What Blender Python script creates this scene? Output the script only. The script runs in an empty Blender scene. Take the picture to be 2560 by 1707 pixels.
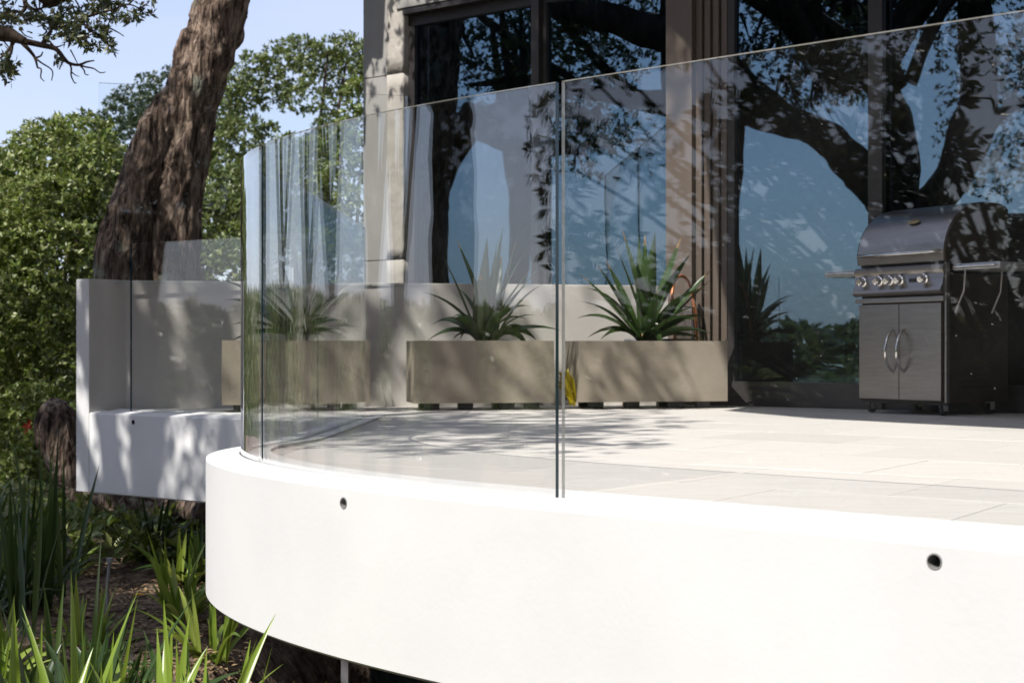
import bpy, bmesh, math, random
import numpy as np
from mathutils import Vector, noise
random.seed(7); RNG = np.random.default_rng(11)
F = 3555.6; HOR = 875.0; EYE = 0.37          # photo pixels (2560 wide), 50 mm lens; terrace floor is z = 0
S = bpy.context.scene

# ------------------------------------------------------------------ camera
cam_d = bpy.data.cameras.new('camera'); cam = bpy.data.objects.new('camera', cam_d)
S.collection.objects.link(cam); S.camera = cam
cam.location = (0, 0, EYE); cam.rotation_euler = (math.radians(90), 0, 0)
cam_d.lens = 50; cam_d.sensor_width = 36; cam_d.shift_y = (HOR - 853.5) / 2560
cam_d.clip_start = .05; cam_d.clip_end = 6000
cam_d.dof.use_dof = True; cam_d.dof.focus_distance = 4.6; cam_d.dof.aperture_fstop = 7.1
# ------------------------------------------------------------------ sky, sun, exposure
SUN_AZ = math.radians(40)       # from -Y towards -X
SUN_EL = math.radians(50)
TS = Vector((-math.sin(SUN_AZ)*math.cos(SUN_EL), -math.cos(SUN_AZ)*math.cos(SUN_EL), math.sin(SUN_EL)))
W = bpy.data.worlds.new('World'); S.world = W; W.use_nodes = True
wn = W.node_tree; wn.nodes.clear()
def wnode(t, **k):
    n = wn.nodes.new(t)
    for a, b in k.items(): setattr(n, a, b)
    return n
sky = wnode('ShaderNodeTexSky', sky_type='NISHITA', sun_disc=False)
sky.sun_elevation = SUN_EL
sky.sun_rotation = math.atan2(TS.x, TS.y)
sky.altitude = 20; sky.air_density = 1.0; sky.dust_density = 1.4; sky.ozone_density = 1.6
tc = wnode('ShaderNodeTexCoord'); mp = wnode('ShaderNodeMapping'); mp.inputs['Scale'].default_value = (1, 1, 3.2)
nz = wnode('ShaderNodeTexNoise'); nz.inputs['Scale'].default_value = 2.3; nz.inputs['Detail'].default_value = 7; nz.inputs['Roughness'].default_value = .55
rp = wnode('ShaderNodeValToRGB'); rp.color_ramp.elements[0].position = .42; rp.color_ramp.elements[1].position = .8
rp.color_ramp.elements[0].color = (.42, .42, .42, 1); rp.color_ramp.elements[1].color = (.75, .75, .75, 1)
mx = wnode('ShaderNodeMix', data_type='RGBA'); mx.inputs['B'].default_value = (4.3, 4.55, 6.0, 1)
bg = wnode('ShaderNodeBackground'); bg.inputs['Strength'].default_value = .145
wo = wnode('ShaderNodeOutputWorld')
L = wn.links.new
L(tc.outputs['Generated'], mp.inputs['Vector']); L(mp.outputs[0], nz.inputs['Vector']); L(nz.outputs['Fac'], rp.inputs[0])
L(rp.outputs[0], mx.inputs['Factor']); L(sky.outputs[0], mx.inputs['A']); L(mx.outputs['Result'], bg.inputs['Color']); L(bg.outputs[0], wo.inputs[0])
sd = bpy.data.lights.new('sun', 'SUN'); sd.energy = 4.8; sd.angle = math.radians(.53); sd.color = (1, .955, .89)
so = bpy.data.objects.new('sun', sd); S.collection.objects.link(so)
so.rotation_euler = (-TS).to_track_quat('-Z', 'Y').to_euler()
S.view_settings.view_transform = 'Standard'; S.view_settings.look = 'None'
S.view_settings.exposure = 0.4; S.view_settings.gamma = 1; S.view_settings.use_curve_mapping = False
S.cycles.max_bounces = 12; S.cycles.transparent_max_bounces = 24; S.cycles.glossy_bounces = 6
S.cycles.use_denoising = True; S.cycles.caustics_reflective = False; S.cycles.caustics_refractive = False
S.cycles.sample_clamp_indirect = 6

# ------------------------------------------------------------------ helpers
COL = S.collection
def link(name, me, parent=None):
    o = bpy.data.objects.new(name, me); COL.objects.link(o)
    if parent is not None: o.parent = parent
    return o
def mesh(name, verts, faces, mats, parent=None, smooth=False, midx=None):
    me = bpy.data.meshes.new(name)
    verts = np.asarray(verts, dtype=np.float32).reshape(-1, 3)
    if isinstance(faces, np.ndarray):
        n, k = faces.shape
        me.vertices.add(len(verts)); me.vertices.foreach_set('co', verts.ravel())
        me.loops.add(n*k); me.loops.foreach_set('vertex_index', faces.astype(np.int32).ravel())
        me.polygons.add(n); me.polygons.foreach_set('loop_start', np.arange(0, n*k, k, dtype=np.int32))
        me.polygons.foreach_set('loop_total', np.full(n, k, dtype=np.int32))
        me.update(calc_edges=True)
    else:
        me.from_pydata([tuple(map(float, v)) for v in verts], [], [tuple(f) for f in faces]); me.update()
    for m in (mats if isinstance(mats, (list, tuple)) else [mats]): me.materials.append(m)
    if midx is not None: me.polygons.foreach_set('material_index', np.asarray(midx, dtype=np.int32))
    if smooth is not False:
        me.polygons.foreach_set('use_smooth', np.ones(len(me.polygons), dtype=bool))
        if isinstance(smooth, (int, float)) and smooth is not True:
            bm = bmesh.new(); bm.from_mesh(me)
            for e in bm.edges:
                if len(e.link_faces) == 2 and e.calc_face_angle(0) > math.radians(smooth): e.smooth = False
            bm.to_mesh(me); bm.free()
    return link(name, me, parent)
def tag(o, label=None, cat=None, group=None, kind=None):
    if label: o['label'] = label
    if cat: o['category'] = cat
    if group: o['group'] = group
    if kind: o['kind'] = kind
    return o
def empty(name, loc, rz=0, label=None, cat=None, group=None, kind=None):
    o = bpy.data.objects.new(name, None); COL.objects.link(o); o.location = loc; o.rotation_euler = (0, 0, rz); o.empty_display_size = .1
    return tag(o, label, cat, group, kind)
def unparent_coords(parent, vs):      # world coordinates into an un-scaled empty's space
    c, s_ = math.cos(-parent.rotation_euler.z), math.sin(-parent.rotation_euler.z)
    v = np.asarray(vs, float) - np.array(parent.location)
    r = v.copy(); r[:, 0] = v[:, 0]*c - v[:, 1]*s_; r[:, 1] = v[:, 0]*s_ + v[:, 1]*c
    return r
def box_vf(x0, x1, y0, y1, z0, z1):
    v = [(x0,y0,z0),(x1,y0,z0),(x1,y1,z0),(x0,y1,z0),(x0,y0,z1),(x1,y0,z1),(x1,y1,z1),(x0,y1,z1)]
    f = [(0,3,2,1),(4,5,6,7),(0,1,5,4),(1,2,6,5),(2,3,7,6),(3,0,4,7)]
    return v, f
def bevel_me(o, w, seg=2):
    bm = bmesh.new(); bm.from_mesh(o.data)
    bmesh.ops.bevel(bm, geom=[e for e in bm.edges if e.calc_face_angle(0) > .6], offset=w, segments=seg, affect='EDGES', profile=.6)
    bm.to_mesh(o.data); bm.free(); return o
def box(name, x0, x1, y0, y1, z0, z1, mat, parent=None, bev=.004):
    v, f = box_vf(x0, x1, y0, y1, z0, z1)
    o = mesh(name, v, f, mat, parent)
    if bev: bevel_me(o, bev)
    return o
def prism_vf(poly, z0, z1):
    n = len(poly)
    v = [(p[0], p[1], z0) for p in poly] + [(p[0], p[1], z1) for p in poly]
    f = [tuple(range(n-1, -1, -1)), tuple(range(n, 2*n))] + [(i, (i+1) % n, n+(i+1) % n, n+i) for i in range(n)]
    return v, f
def catmull(P, n):
    P = np.asarray(P, float); Q = np.vstack([2*P[0]-P[1], P, 2*P[-1]-P[-2]]); out = []
    for i in range(1, len(Q)-2):
        for t in np.linspace(0, 1, n, endpoint=False):
            a, b, c, d = Q[i-1], Q[i], Q[i+1], Q[i+2]
            out.append(.5*((2*b)+(-a+c)*t+(2*a-5*b+4*c-d)*t*t+(-a+3*b-3*c+d)*t**3))
    out.append(Q[-2]); return np.array(out)
def tube_np(path, rad, segs=10, cap=True):
    path = np.asarray(path, float); n = len(path); rad = np.broadcast_to(np.asarray(rad, float), (n,))
    T = np.gradient(path, axis=0); T /= np.linalg.norm(T, axis=1)[:, None] + 1e-9
    up = np.array([0., 0, 1.]) if abs(T[0][2]) < .9 else np.array([0., 1., 0])
    V = []; a = np.linspace(0, 2*np.pi, segs, endpoint=False)
    u = np.cross(up, T[0]); u /= np.linalg.norm(u)
    for i in range(n):
        u = u - T[i]*np.dot(u, T[i]); u /= np.linalg.norm(u); w = np.cross(T[i], u)
        V.append(path[i] + rad[i]*(np.cos(a)[:, None]*u + np.sin(a)[:, None]*w))
    V = np.vstack(V); Fs = []
    i = np.arange(n-1)[:, None]*segs; j = np.arange(segs)[None, :]; k = (j+1) % segs
    Fs = np.stack([i+j, i+k, i+segs+k, i+segs+j], -1).reshape(-1, 4)
    if cap:
        V = np.vstack([V, path[0], path[-1]]); c0 = n*segs; c1 = c0+1; jj = np.arange(segs); kk = (jj+1) % segs
        Fs = np.vstack([Fs, np.stack([kk, jj, np.full(segs, c0), np.full(segs, c0)], -1), np.stack([(n-1)*segs+jj, (n-1)*segs+kk, np.full(segs, c1), np.full(segs, c1)], -1)])
    return V, Fs
def fix_quads(Fs):  # quads whose last two corners coincide become triangles
    out = []
    for q in Fs.tolist(): out.append(tuple(q[:3]) if q[2] == q[3] else tuple(q))
    return out
def tube(name, path, rad, mat, parent=None, segs=10, smooth=50):
    V, Fs = tube_np(path, rad, segs); return mesh(name, V, fix_quads(Fs), mat, parent, smooth=smooth)
def join_np(parts):
    off = 0; V = []; Q = []
    for v, f in parts: V.append(v); Q.append(f+off); off += len(v)
    return np.vstack(V), np.vstack(Q)

# ------------------------------------------------------------------ materials
def mat(name, base=(.5,.5,.5), rough=.6, metal=0., spec=.5):
    m = bpy.data.materials.new(name); m.use_nodes = True; b = m.node_tree.nodes['Principled BSDF']
    b.inputs['Base Color'].default_value = (*base, 1); b.inputs['Roughness'].default_value = rough; b.inputs['Metallic'].default_value = metal
    b.inputs['Specular IOR Level'].default_value = spec
    return m
def nd(m, t, **k):
    n = m.node_tree.nodes.new(t)
    for a, b in k.items(): setattr(n, a, b)
    return n
def mottle(m, c1, c2, scale=4, detail=6, lo=.35, hi=.65, stretch=(1,1,1), bump=0., bscale=None, bdist=.005, coord='Object', rough=None):
    nt = m.node_tree; b = nt.nodes['Principled BSDF']; LK = nt.links.new
    t = nd(m, 'ShaderNodeTexCoord'); p = nd(m, 'ShaderNodeMapping'); p.inputs['Scale'].default_value = stretch
    n = nd(m, 'ShaderNodeTexNoise'); n.inputs['Scale'].default_value = scale; n.inputs['Detail'].default_value = detail; n.inputs['Roughness'].default_value = .6
    r = nd(m, 'ShaderNodeValToRGB'); r.color_ramp.elements[0].position = lo; r.color_ramp.elements[1].position = hi
    r.color_ramp.elements[0].color = (*c1, 1); r.color_ramp.elements[1].color = (*c2, 1)
    LK(t.outputs[coord], p.inputs[0]); LK(p.outputs[0], n.inputs['Vector']); LK(n.outputs['Fac'], r.inputs[0]); LK(r.outputs[0], b.inputs['Base Color'])
    if rough:
        rr = nd(m, 'ShaderNodeMapRange'); rr.inputs['To Min'].default_value = rough[0]; rr.inputs['To Max'].default_value = rough[1]
        LK(n.outputs['Fac'], rr.inputs[0]); LK(rr.outputs[0], b.inputs['Roughness'])
    if bump:
        n2 = nd(m, 'ShaderNodeTexNoise'); n2.inputs['Scale'].default_value = bscale or scale*6; n2.inputs['Detail'].default_value = 6
        bp = nd(m, 'ShaderNodeBump'); bp.inputs['Strength'].default_value = bump; bp.inputs['Distance'].default_value = bdist
        LK(p.outputs[0], n2.inputs['Vector']); LK(n2.outputs['Fac'], bp.inputs['Height']); LK(bp.outputs[0], b.inputs['Normal'])
    return m
M = {}
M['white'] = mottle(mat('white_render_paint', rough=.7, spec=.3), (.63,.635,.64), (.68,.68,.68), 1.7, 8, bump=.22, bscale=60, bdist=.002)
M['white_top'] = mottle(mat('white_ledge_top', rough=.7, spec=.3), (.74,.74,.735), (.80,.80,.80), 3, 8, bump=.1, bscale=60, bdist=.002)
M['wall_cream'] = mottle(mat('cream_wall_paint', rough=.8, spec=.2), (.50,.475,.44), (.56,.54,.505), 1.5, 7, bump=.15, bscale=45, bdist=.002)
M['tile'] = mottle(mat('travertine_tile', rough=.55, spec=.35), (.61,.585,.545), (.69,.668,.635), 3.5, 9, .3, .7, (1, 6, 1), bump=.05, bscale=20, bdist=.002)
nt = M['tile'].node_tree                       # each stone a slightly different tone
oi = nd(M['tile'], 'ShaderNodeObjectInfo'); hv = nd(M['tile'], 'ShaderNodeHueSaturation'); mr = nd(M['tile'], 'ShaderNodeMapRange')
mr.inputs['To Min'].default_value = .95; mr.inputs['To Max'].default_value = 1.05
nt.links.new(oi.outputs['Random'], mr.inputs[0]); nt.links.new(mr.outputs[0], hv.inputs['Value'])
nt.links.new(nt.nodes['Color Ramp'].outputs[0], hv.inputs['Color']); nt.links.new(hv.outputs[0], nt.nodes['Principled BSDF'].inputs['Base Color'])
M['grout'] = mottle(mat('grout', rough=.9), (.5,.48,.44), (.62,.6,.56), 30, 3)
M['concrete'] = mottle(mat('smooth_concrete', rough=.75, spec=.3), (.27,.262,.245), (.34,.33,.31), 2.2, 9, bump=.15, bscale=30, bdist=.003, stretch=(1,1,.5))
M['stucco'] = mottle(mat('rough_stucco', rough=.9, spec=.2), (.36,.335,.30), (.46,.43,.385), 5, 9, bump=.5, bscale=14, bdist=.02)
M['bronze'] = mottle(mat('bronze_aluminium', rough=.42, metal=.25), (.125,.098,.08), (.15,.12,.10), 3, 4, bump=.04, bscale=40, stretch=(1,1,.1))
M['frame'] = mottle(mat('dark_window_frame', rough=.4, metal=.2), (.035,.032,.033), (.05,.045,.045), 3, 4)
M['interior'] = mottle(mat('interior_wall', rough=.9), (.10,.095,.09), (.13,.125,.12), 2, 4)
M['wood_dark'] = mottle(mat('dark_wood', rough=.4), (.05,.03,.02), (.09,.055,.035), 6, 6, stretch=(1,8,1))
M['planter'] = mottle(mat('planter_fibrecement', rough=.75, spec=.3), (.245,.21,.165), (.34,.30,.24), 2.5, 9, .3, .7, bump=.2, bscale=35, bdist=.003)
M['soil'] = mottle(mat('soil', rough=.95), (.03,.022,.015), (.07,.05,.035), 20, 6, bump=.8, bscale=60, bdist=.02)
M['black'] = mottle(mat('black_plastic', rough=.5), (.012,.012,.012), (.02,.02,.02), 20, 3)
M['steel'] = mottle(mat('brushed_steel', rough=.32, metal=.95), (.30,.28,.265), (.345,.325,.31), 5, 5, bump=.03, bscale=120, bdist=.001, stretch=(1,1,12), rough=(.27,.4))
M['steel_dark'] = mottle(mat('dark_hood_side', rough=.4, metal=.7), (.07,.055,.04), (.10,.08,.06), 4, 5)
M['chrome'] = mottle(mat('polished_steel', rough=.14, metal=1), (.62,.60,.58), (.7,.68,.66), 8, 3)
M['shelf'] = mottle(mat('shelf_steel', rough=.35, metal=.6), (.5,.5,.5), (.58,.58,.58), 5, 5)
M['badge'] = mottle(mat('brass_badge', rough=.35, metal=.8), (.35,.26,.12), (.45,.33,.16), 30, 3)
M['copper'] = mottle(mat('copper_frame', rough=.4, metal=.3), (.42,.15,.06), (.5,.19,.08), 12, 3)
M['rubber'] = mat('caster_rubber', (.03,.03,.03), .8)
M['grey_plastic'] = mat('grey_plastic', (.22,.22,.24), .5)
M['dirt'] = mottle(mat('leaf_litter_soil', rough=.95, spec=.1), (.06,.042,.03), (.30,.225,.165), 9, 12, .35, .7, bump=1, bscale=35, bdist=.03)
M['hill'] = mottle(mat('hill_ground', rough=.95, spec=.1), (.035,.06,.02), (.13,.14,.06), .03, 8)
M['roof_tile'] = mat('terracotta_roof', (.35,.10,.06), .8)
M['house_wall'] = mat('pale_house_wall', (.68,.66,.6), .8)
M['house_glass'] = mat('house_window', (.03,.04,.05), .15)
M['red'] = mat('red_petals', (.55,.06,.02), .6)
M['litter'] = mottle(mat('dry_leaf', rough=.7), (.16,.10,.05), (.34,.24,.13), 8, 2)

def leaf_mat(name, c1, c2, c3, rough=.38, trans=.25, spec=.5):
    m = mat(name, c1, rough, 0, spec); nt = m.node_tree; b = nt.nodes['Principled BSDF']; LK = nt.links.new
    g = nd(m, 'ShaderNodeNewGeometry'); r = nd(m, 'ShaderNodeValToRGB'); e = r.color_ramp.elements
    e[0].color = (*c1, 1); e[1].color = (*c3, 1); x = e.new(.55); x.color = (*c2, 1)
    LK(g.outputs['Random Per Island'], r.inputs[0]); LK(r.outputs[0], b.inputs['Base Color'])
    tr = nd(m, 'ShaderNodeBsdfTranslucent'); mix = nd(m, 'ShaderNodeMixShader'); mix.inputs[0].default_value = trans
    hs = nd(m, 'ShaderNodeHueSaturation'); hs.inputs['Hue'].default_value = .485; hs.inputs['Value'].default_value = 1.5
    LK(r.outputs[0], hs.inputs['Color']); LK(hs.outputs[0], tr.inputs[0])
    LK(b.outputs[0], mix.inputs[1]); LK(tr.outputs[0], mix.inputs[2]); LK(mix.outputs[0], nt.nodes['Material Output'].inputs[0])
    return m
M['leaf_near'] = leaf_mat('pohutukawa_leaf', (.07,.115,.018), (.15,.20,.032), (.30,.32,.14))
M['leaf_far'] = leaf_mat('far_leaf', (.065,.10,.022), (.115,.15,.035), (.18,.20,.08))
M['leaf_pine'] = leaf_mat('dark_far_leaf', (.035,.06,.025), (.055,.08,.035), (.08,.10,.05))
M['leaf_big'] = leaf_mat('overhanging_leaf', (.035,.05,.015), (.06,.08,.025), (.14,.14,.06), trans=.2)
M['strap'] = leaf_mat('strap_leaf', (.11,.18,.02), (.19,.28,.035), (.30,.36,.08), rough=.32, trans=.3)
M['strap_dark'] = leaf_mat('dark_strap_leaf', (.02,.045,.01), (.035,.07,.015), (.07,.11,.03), rough=.35)
M['agave'] = leaf_mat('lily_leaf', (.025,.055,.015), (.035,.07,.018), (.06,.10,.03), rough=.3, trans=.15)
M['dry_tip'] = mottle(mat('dry_leaf_tip', rough=.7), (.16,.09,.03), (.26,.17,.07), 30, 3)
M['yellow_leaf'] = leaf_mat('yellow_leaf', (.35,.28,.01), (.55,.45,.02), (.2,.17,.02), trans=.2)

def bark_mat():
    m = mat('furrowed_bark', rough=.92, spec=.15); nt = m.node_tree; b = nt.nodes['Principled BSDF']; LK = nt.links.new
    t = nd(m, 'ShaderNodeTexCoord'); p = nd(m, 'ShaderNodeMapping'); p.inputs['Scale'].default_value = (1, 1, .28)
    n = nd(m, 'ShaderNodeTexNoise'); n.inputs['Scale'].default_value = 17; n.inputs['Detail'].default_value = 11; n.inputs['Roughness'].default_value = .66; n.inputs['Distortion'].default_value = .5
    r = nd(m, 'ShaderNodeValToRGB'); e = r.color_ramp.elements; e[0].position = .38; e[0].color = (.03,.02,.016,1); e[1].position = .64; e[1].color = (.48,.37,.29,1)
    x = e.new(.5); x.color = (.19,.135,.105,1)
    n2 = nd(m, 'ShaderNodeTexNoise'); n2.inputs['Scale'].default_value = 3.1; n2.inputs['Detail'].default_value = 6
    r2 = nd(m, 'ShaderNodeValToRGB'); r2.color_ramp.elements[0].position = .60; r2.color_ramp.elements[1].position = .68
    mx = nd(m, 'ShaderNodeMix', data_type='RGBA'); mx.inputs['B'].default_value = (.34,.36,.29,1)
    n3 = nd(m, 'ShaderNodeTexVoronoi'); n3.inputs['Scale'].default_value = 24; n3.feature = 'DISTANCE_TO_EDGE'
    mu = nd(m, 'ShaderNodeMath', operation='MULTIPLY'); mu.inputs[1].default_value = .8
    ad = nd(m, 'ShaderNodeMath', operation='ADD')
    bp = nd(m, 'ShaderNodeBump'); bp.inputs['Strength'].default_value = 1; bp.inputs['Distance'].default_value = .08
    LK(t.outputs['Object'], p.inputs[0]); LK(p.outputs[0], n.inputs['Vector']); LK(n.outputs['Fac'], r.inputs[0])
    LK(t.outputs['Object'], n2.inputs['Vector']); LK(n2.outputs['Fac'], r2.inputs[0]); LK(r2.outputs[0], mu.inputs[0]); LK(mu.outputs[0], mx.inputs['Factor'])
    LK(r.outputs[0], mx.inputs['A']); LK(mx.outputs['Result'], b.inputs['Base Color'])
    LK(p.outputs[0], n3.inputs['Vector']); LK(n.outputs['Fac'], ad.inputs[0]); LK(n3.outputs['Distance'], ad.inputs[1]); LK(ad.outputs[0], bp.inputs['Height']); LK(bp.outputs[0], b.inputs['Normal'])
    return m
M['bark'] = bark_mat()
M['bark_dark'] = mottle(mat('dark_bark', rough=.9, spec=.15), (.03,.022,.017), (.10,.075,.058), 12, 9, stretch=(1,1,.3), bump=.8, bscale=20, bdist=.02)

def glass_mat(name, tint, extra=0., wave=.0, wstretch=(1,1,1), specks=0., gain=1., gcol=(.97,.98,1,1)):
    """thin clear pane: every face passes light through and mirrors by its Fresnel share (both sides use the outer IOR)"""
    m = bpy.data.materials.new(name); m.use_nodes = True; nt = m.node_tree; nt.nodes.clear(); LK = nt.links.new
    out = nd(m, 'ShaderNodeOutputMaterial'); tr = nd(m, 'ShaderNodeBsdfTransparent'); tr.inputs[0].default_value = (*tint, 1)
    gl = nd(m, 'ShaderNodeBsdfGlossy'); gl.inputs['Roughness'].default_value = 0.0; gl.inputs[0].default_value = gcol
    g = nd(m, 'ShaderNodeNewGeometry'); mr = nd(m, 'ShaderNodeMapRange'); mr.inputs['To Min'].default_value = 1.52; mr.inputs['To Max'].default_value = 1/1.52
    fr = nd(m, 'ShaderNodeFresnel'); LK(g.outputs['Backfacing'], mr.inputs[0]); LK(mr.outputs[0], fr.inputs['IOR'])
    ma = nd(m, 'ShaderNodeMath', operation='MULTIPLY_ADD', use_clamp=True); ma.inputs[1].default_value = gain; ma.inputs[2].default_value = extra
    LK(fr.outputs[0], ma.inputs[0])
    mix = nd(m, 'ShaderNodeMixShader'); LK(ma.outputs[0], mix.inputs[0]); LK(tr.outputs[0], mix.inputs[1]); LK(gl.outputs[0], mix.inputs[2])
    last = mix
    t = nd(m, 'ShaderNodeTexCoord')
    if wave:
        p = nd(m, 'ShaderNodeMapping'); p.inputs['Scale'].default_value = wstretch; n = nd(m, 'ShaderNodeTexNoise'); n.inputs['Scale'].default_value = 1; n.inputs['Detail'].default_value = 2
        bp = nd(m, 'ShaderNodeBump'); bp.inputs['Strength'].default_value = 1; bp.inputs['Distance'].default_value = wave
        LK(t.outputs['Object'], p.inputs[0]); LK(p.outputs[0], n.inputs['Vector']); LK(n.outputs['Fac'], bp.inputs['Height']); LK(bp.outputs[0], gl.inputs['Normal'])
    if specks:
        v = nd(m, 'ShaderNodeTexVoronoi'); v.inputs['Scale'].default_value = 26; r = nd(m, 'ShaderNodeMapRange')
        r.inputs['From Min'].default_value = .03; r.inputs['From Max'].default_value = .045; r.inputs['To Min'].default_value = specks; r.inputs['To Max'].default_value = 0
        c = nd(m, 'ShaderNodeMath', operation='GREATER_THAN'); c.inputs[1].default_value = .52; mu = nd(m, 'ShaderNodeMath', operation='MULTIPLY')
        n = nd(m, 'ShaderNodeTexNoise'); n.inputs['Scale'].default_value = 2.2; n.inputs['Detail'].default_value = 8
        r2 = nd(m, 'ShaderNodeMapRange'); r2.inputs['From Min'].default_value = .45; r2.inputs['From Max'].default_value = .8; r2.inputs['To Min'].default_value = .0; r2.inputs['To Max'].default_value = .008
        ad = nd(m, 'ShaderNodeMath', operation='ADD')
        sp = nd(m, 'ShaderNodeSeparateColor')
        LK(t.outputs['Object'], v.inputs['Vector']); LK(v.outputs['Distance'], r.inputs[0]); LK(v.outputs['Color'], sp.inputs[0]); LK(sp.outputs[0], c.inputs[0]); LK(r.outputs[0], mu.inputs[0]); LK(c.outputs[0], mu.inputs[1])
        LK(t.outputs['Object'], n.inputs['Vector']); LK(n.outputs['Fac'], r2.inputs[0]); LK(mu.outputs[0], ad.inputs[0]); LK(r2.outputs[0], ad.inputs[1])
        df = nd(m, 'ShaderNodeBsdfDiffuse'); df.inputs[0].default_value = (.6,.6,.6,1); mix2 = nd(m, 'ShaderNodeMixShader')
        LK(ad.outputs[0], mix2.inputs[0]); LK(mix.outputs[0], mix2.inputs[1]); LK(df.outputs[0], mix2.inputs[2]); last = mix2
    LK(last.outputs[0], out.inputs[0]); return m
M['glass'] = glass_mat('balustrade_glass', (.996,.999,.998), wave=.0006, wstretch=(3,3,1.2), specks=.25, gain=1.0)
M['glass_curved'] = glass_mat('curved_glass', (.996,.999,.998), wave=.0004, wstretch=(9,9,.8), specks=.25, gain=1.8)
M['glass_back'] = glass_mat('wind_screen_glass', (.98,.99,.99), gain=.5)
M['window'] = glass_mat('tinted_window', (.30,.34,.36), extra=.13, wave=.003, wstretch=(1.3,1.3,1.0), gcol=(.50,.77,1,1))
M['glass_end'] = mat('glass_end_edge', (.012,.05,.075), .12); M['glass_top'] = mat('glass_top_edge', (.62,.62,.57), .25)
_n = M['glass_top'].node_tree; _t = _n.nodes.new('ShaderNodeBsdfTransparent'); _m = _n.nodes.new('ShaderNodeMixShader'); _m.inputs[0].default_value = .85
_n.links.new(_n.nodes['Principled BSDF'].outputs[0], _m.inputs[2]); _n.links.new(_t.outputs[0], _m.inputs[1]); _n.links.new(_m.outputs[0], _n.nodes['Material Output'].inputs[0])

# ------------------------------------------------------------------ shared plan geometry
K = [(-5,39.7),(0,39.9),(.25,42),(.5,45),(.9,51),(1.25,58.2),(1.55,65.5),(1.9,76.5),(2.12,89),(2.35,103),(2.6,104),(2.85,92),(8,91)]
ds = .02; ss = np.arange(-4.2, 4.95, ds)
th = np.interp(ss, [k[0] for k in K], [k[1] for k in K]); gk = np.exp(-np.linspace(-3, 3, 17)**2/2); gk /= gk.sum()
th = np.radians(np.convolve(np.pad(th, 8, 'edge'), gk, 'valid'))
tx, ty = -np.cos(th), np.sin(th)
cx = np.cumsum(tx*ds); cy = np.cumsum(ty*ds); i0 = int(np.argmin(abs(ss))); cx += .115-cx[i0]; cy += 3.625-cy[i0]
nx, ny = -ty, tx            # outward normal (away from the terrace)
def curve_pts(s0, s1, off=0., step=1):
    i = [k for k in range(0, len(ss), step) if s0-1e-6 <= ss[k] <= s1+1e-6]
    return np.stack([cx[i]+nx[i]*off, cy[i]+ny[i]*off], 1)
def offset_at_px(px, off, y_front=7.0):
    P = curve_pts(-4, 2.2, off); ray = (px-1280)/F; d = np.abs(P[:, 0]/P[:, 1]-ray) + (P[:, 1] < .8)*9; k = int(np.argmin(d)); return P[k], k
FU = np.array([.8077, -.5897]); FN = np.array([-.5897, -.8077]); FP = np.array([1.133, 9.739])      # facade line
def fac(u, v): return FP + FU*u + FN*v
def fu(px):
    r = (px-1280)/F; d = 10.566/(1+.73*r); return (r*d-1.133)/.8077
def world(px, py, d): return np.array([(px-1280)/F*d, d, EYE+(HOR-py)/F*d])
def virt(px, py, d):        # where the thing stands that the facade glass mirrors at this pixel
    p = world(px, py, d); k = np.dot(p[:2]-FP, FN); p[:2] -= 2*k*FN; return p

# ------------------------------------------------------------------ ground and far hill
def ground_z(x, y):
    r = math.hypot(x, y-6)
    z = -1.12 + .018*y + .07*noise.noise(Vector((x*.8, y*.8, 1))) + .03*noise.noise(Vector((x*3, y*3, 4)))
    t = min(max((x+1.5)/1.2, 0), 1)*min(max((9.4-y)/1.5, 0), 1); z -= 1.6*t*t*(3-2*t)
    if r > 13:
        k = min((r-13)/60, 1); z -= 18*(k*k*(3-2*k))
        h = 9 + 7*noise.noise(Vector((x*.004, y*.004, 3)))+5*noise.noise(Vector((x*.013, y*.013, 7)))
        q = min(max((r-170)/190, 0), 1); z += (18+h*.85)*q*q*(3-2*q)
    return z
rs = list(np.arange(.4, 14, .35)) + list(14*1.055**np.arange(0, 98)); na = 220
V = [(0, 6, ground_z(0, 6))]; 
for r in rs:
    for k in range(na):
        a = 2*math.pi*k/na; x, y = r*math.cos(a), 6+r*math.sin(a); V.append((x, y, ground_z(x, y)))
Fg = [(0, 1+k, 1+(k+1) % na) for k in range(na)]
mi = [0]*na
for i in range(len(rs)-1):
    for k in range(na):
        a = 1+i*na; Fg.append((a+k, a+na+k, a+na+(k+1) % na, a+(k+1) % na)); mi.append(0 if rs[i] < 22 else 1)
tag(mesh('ground', V, Fg, [M['dirt'], M['hill']], smooth=True, midx=mi), 'sloping ground with leaf litter soil, falling away to a green hillside', kind='structure')

# ------------------------------------------------------------------ foliage
def unit(v): return v/(np.linalg.norm(v, axis=-1, keepdims=True)+1e-9)
def rosettes(C, A, n, Lf, Wf, spread=(.5, 1.35), rng=RNG):
    """n leaves round each centre C, opening about axis A: folded diamonds"""
    N = len(C); C = np.repeat(C, n, 0); A = np.repeat(unit(A), n, 0)
    R = unit(rng.normal(size=(N*n, 3))); P = unit(R - A*(R*A).sum(1, keepdims=True)); al = rng.uniform(*spread, size=(N*n, 1))
    D = unit(A*np.cos(al)+P*np.sin(al)); side = unit(np.cross(D, A+.15*R)); nor = np.cross(side, D)
    l = Lf*rng.uniform(.65, 1.25, (N*n, 1)); w = Wf*rng.uniform(.8, 1.2, (N*n, 1)); base = C+D*l*.08
    v = np.stack([base, base+D*l*.5+side*w*.5+nor*w*.14, base+D*l-nor*l*.08, base+D*l*.5-side*w*.5+nor*w*.14], 1).reshape(-1, 3)
    i = np.arange(N*n)*4; f = np.concatenate([np.stack([i, i+1, i+2], 1), np.stack([i, i+2, i+3], 1)])
    return v, f
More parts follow.
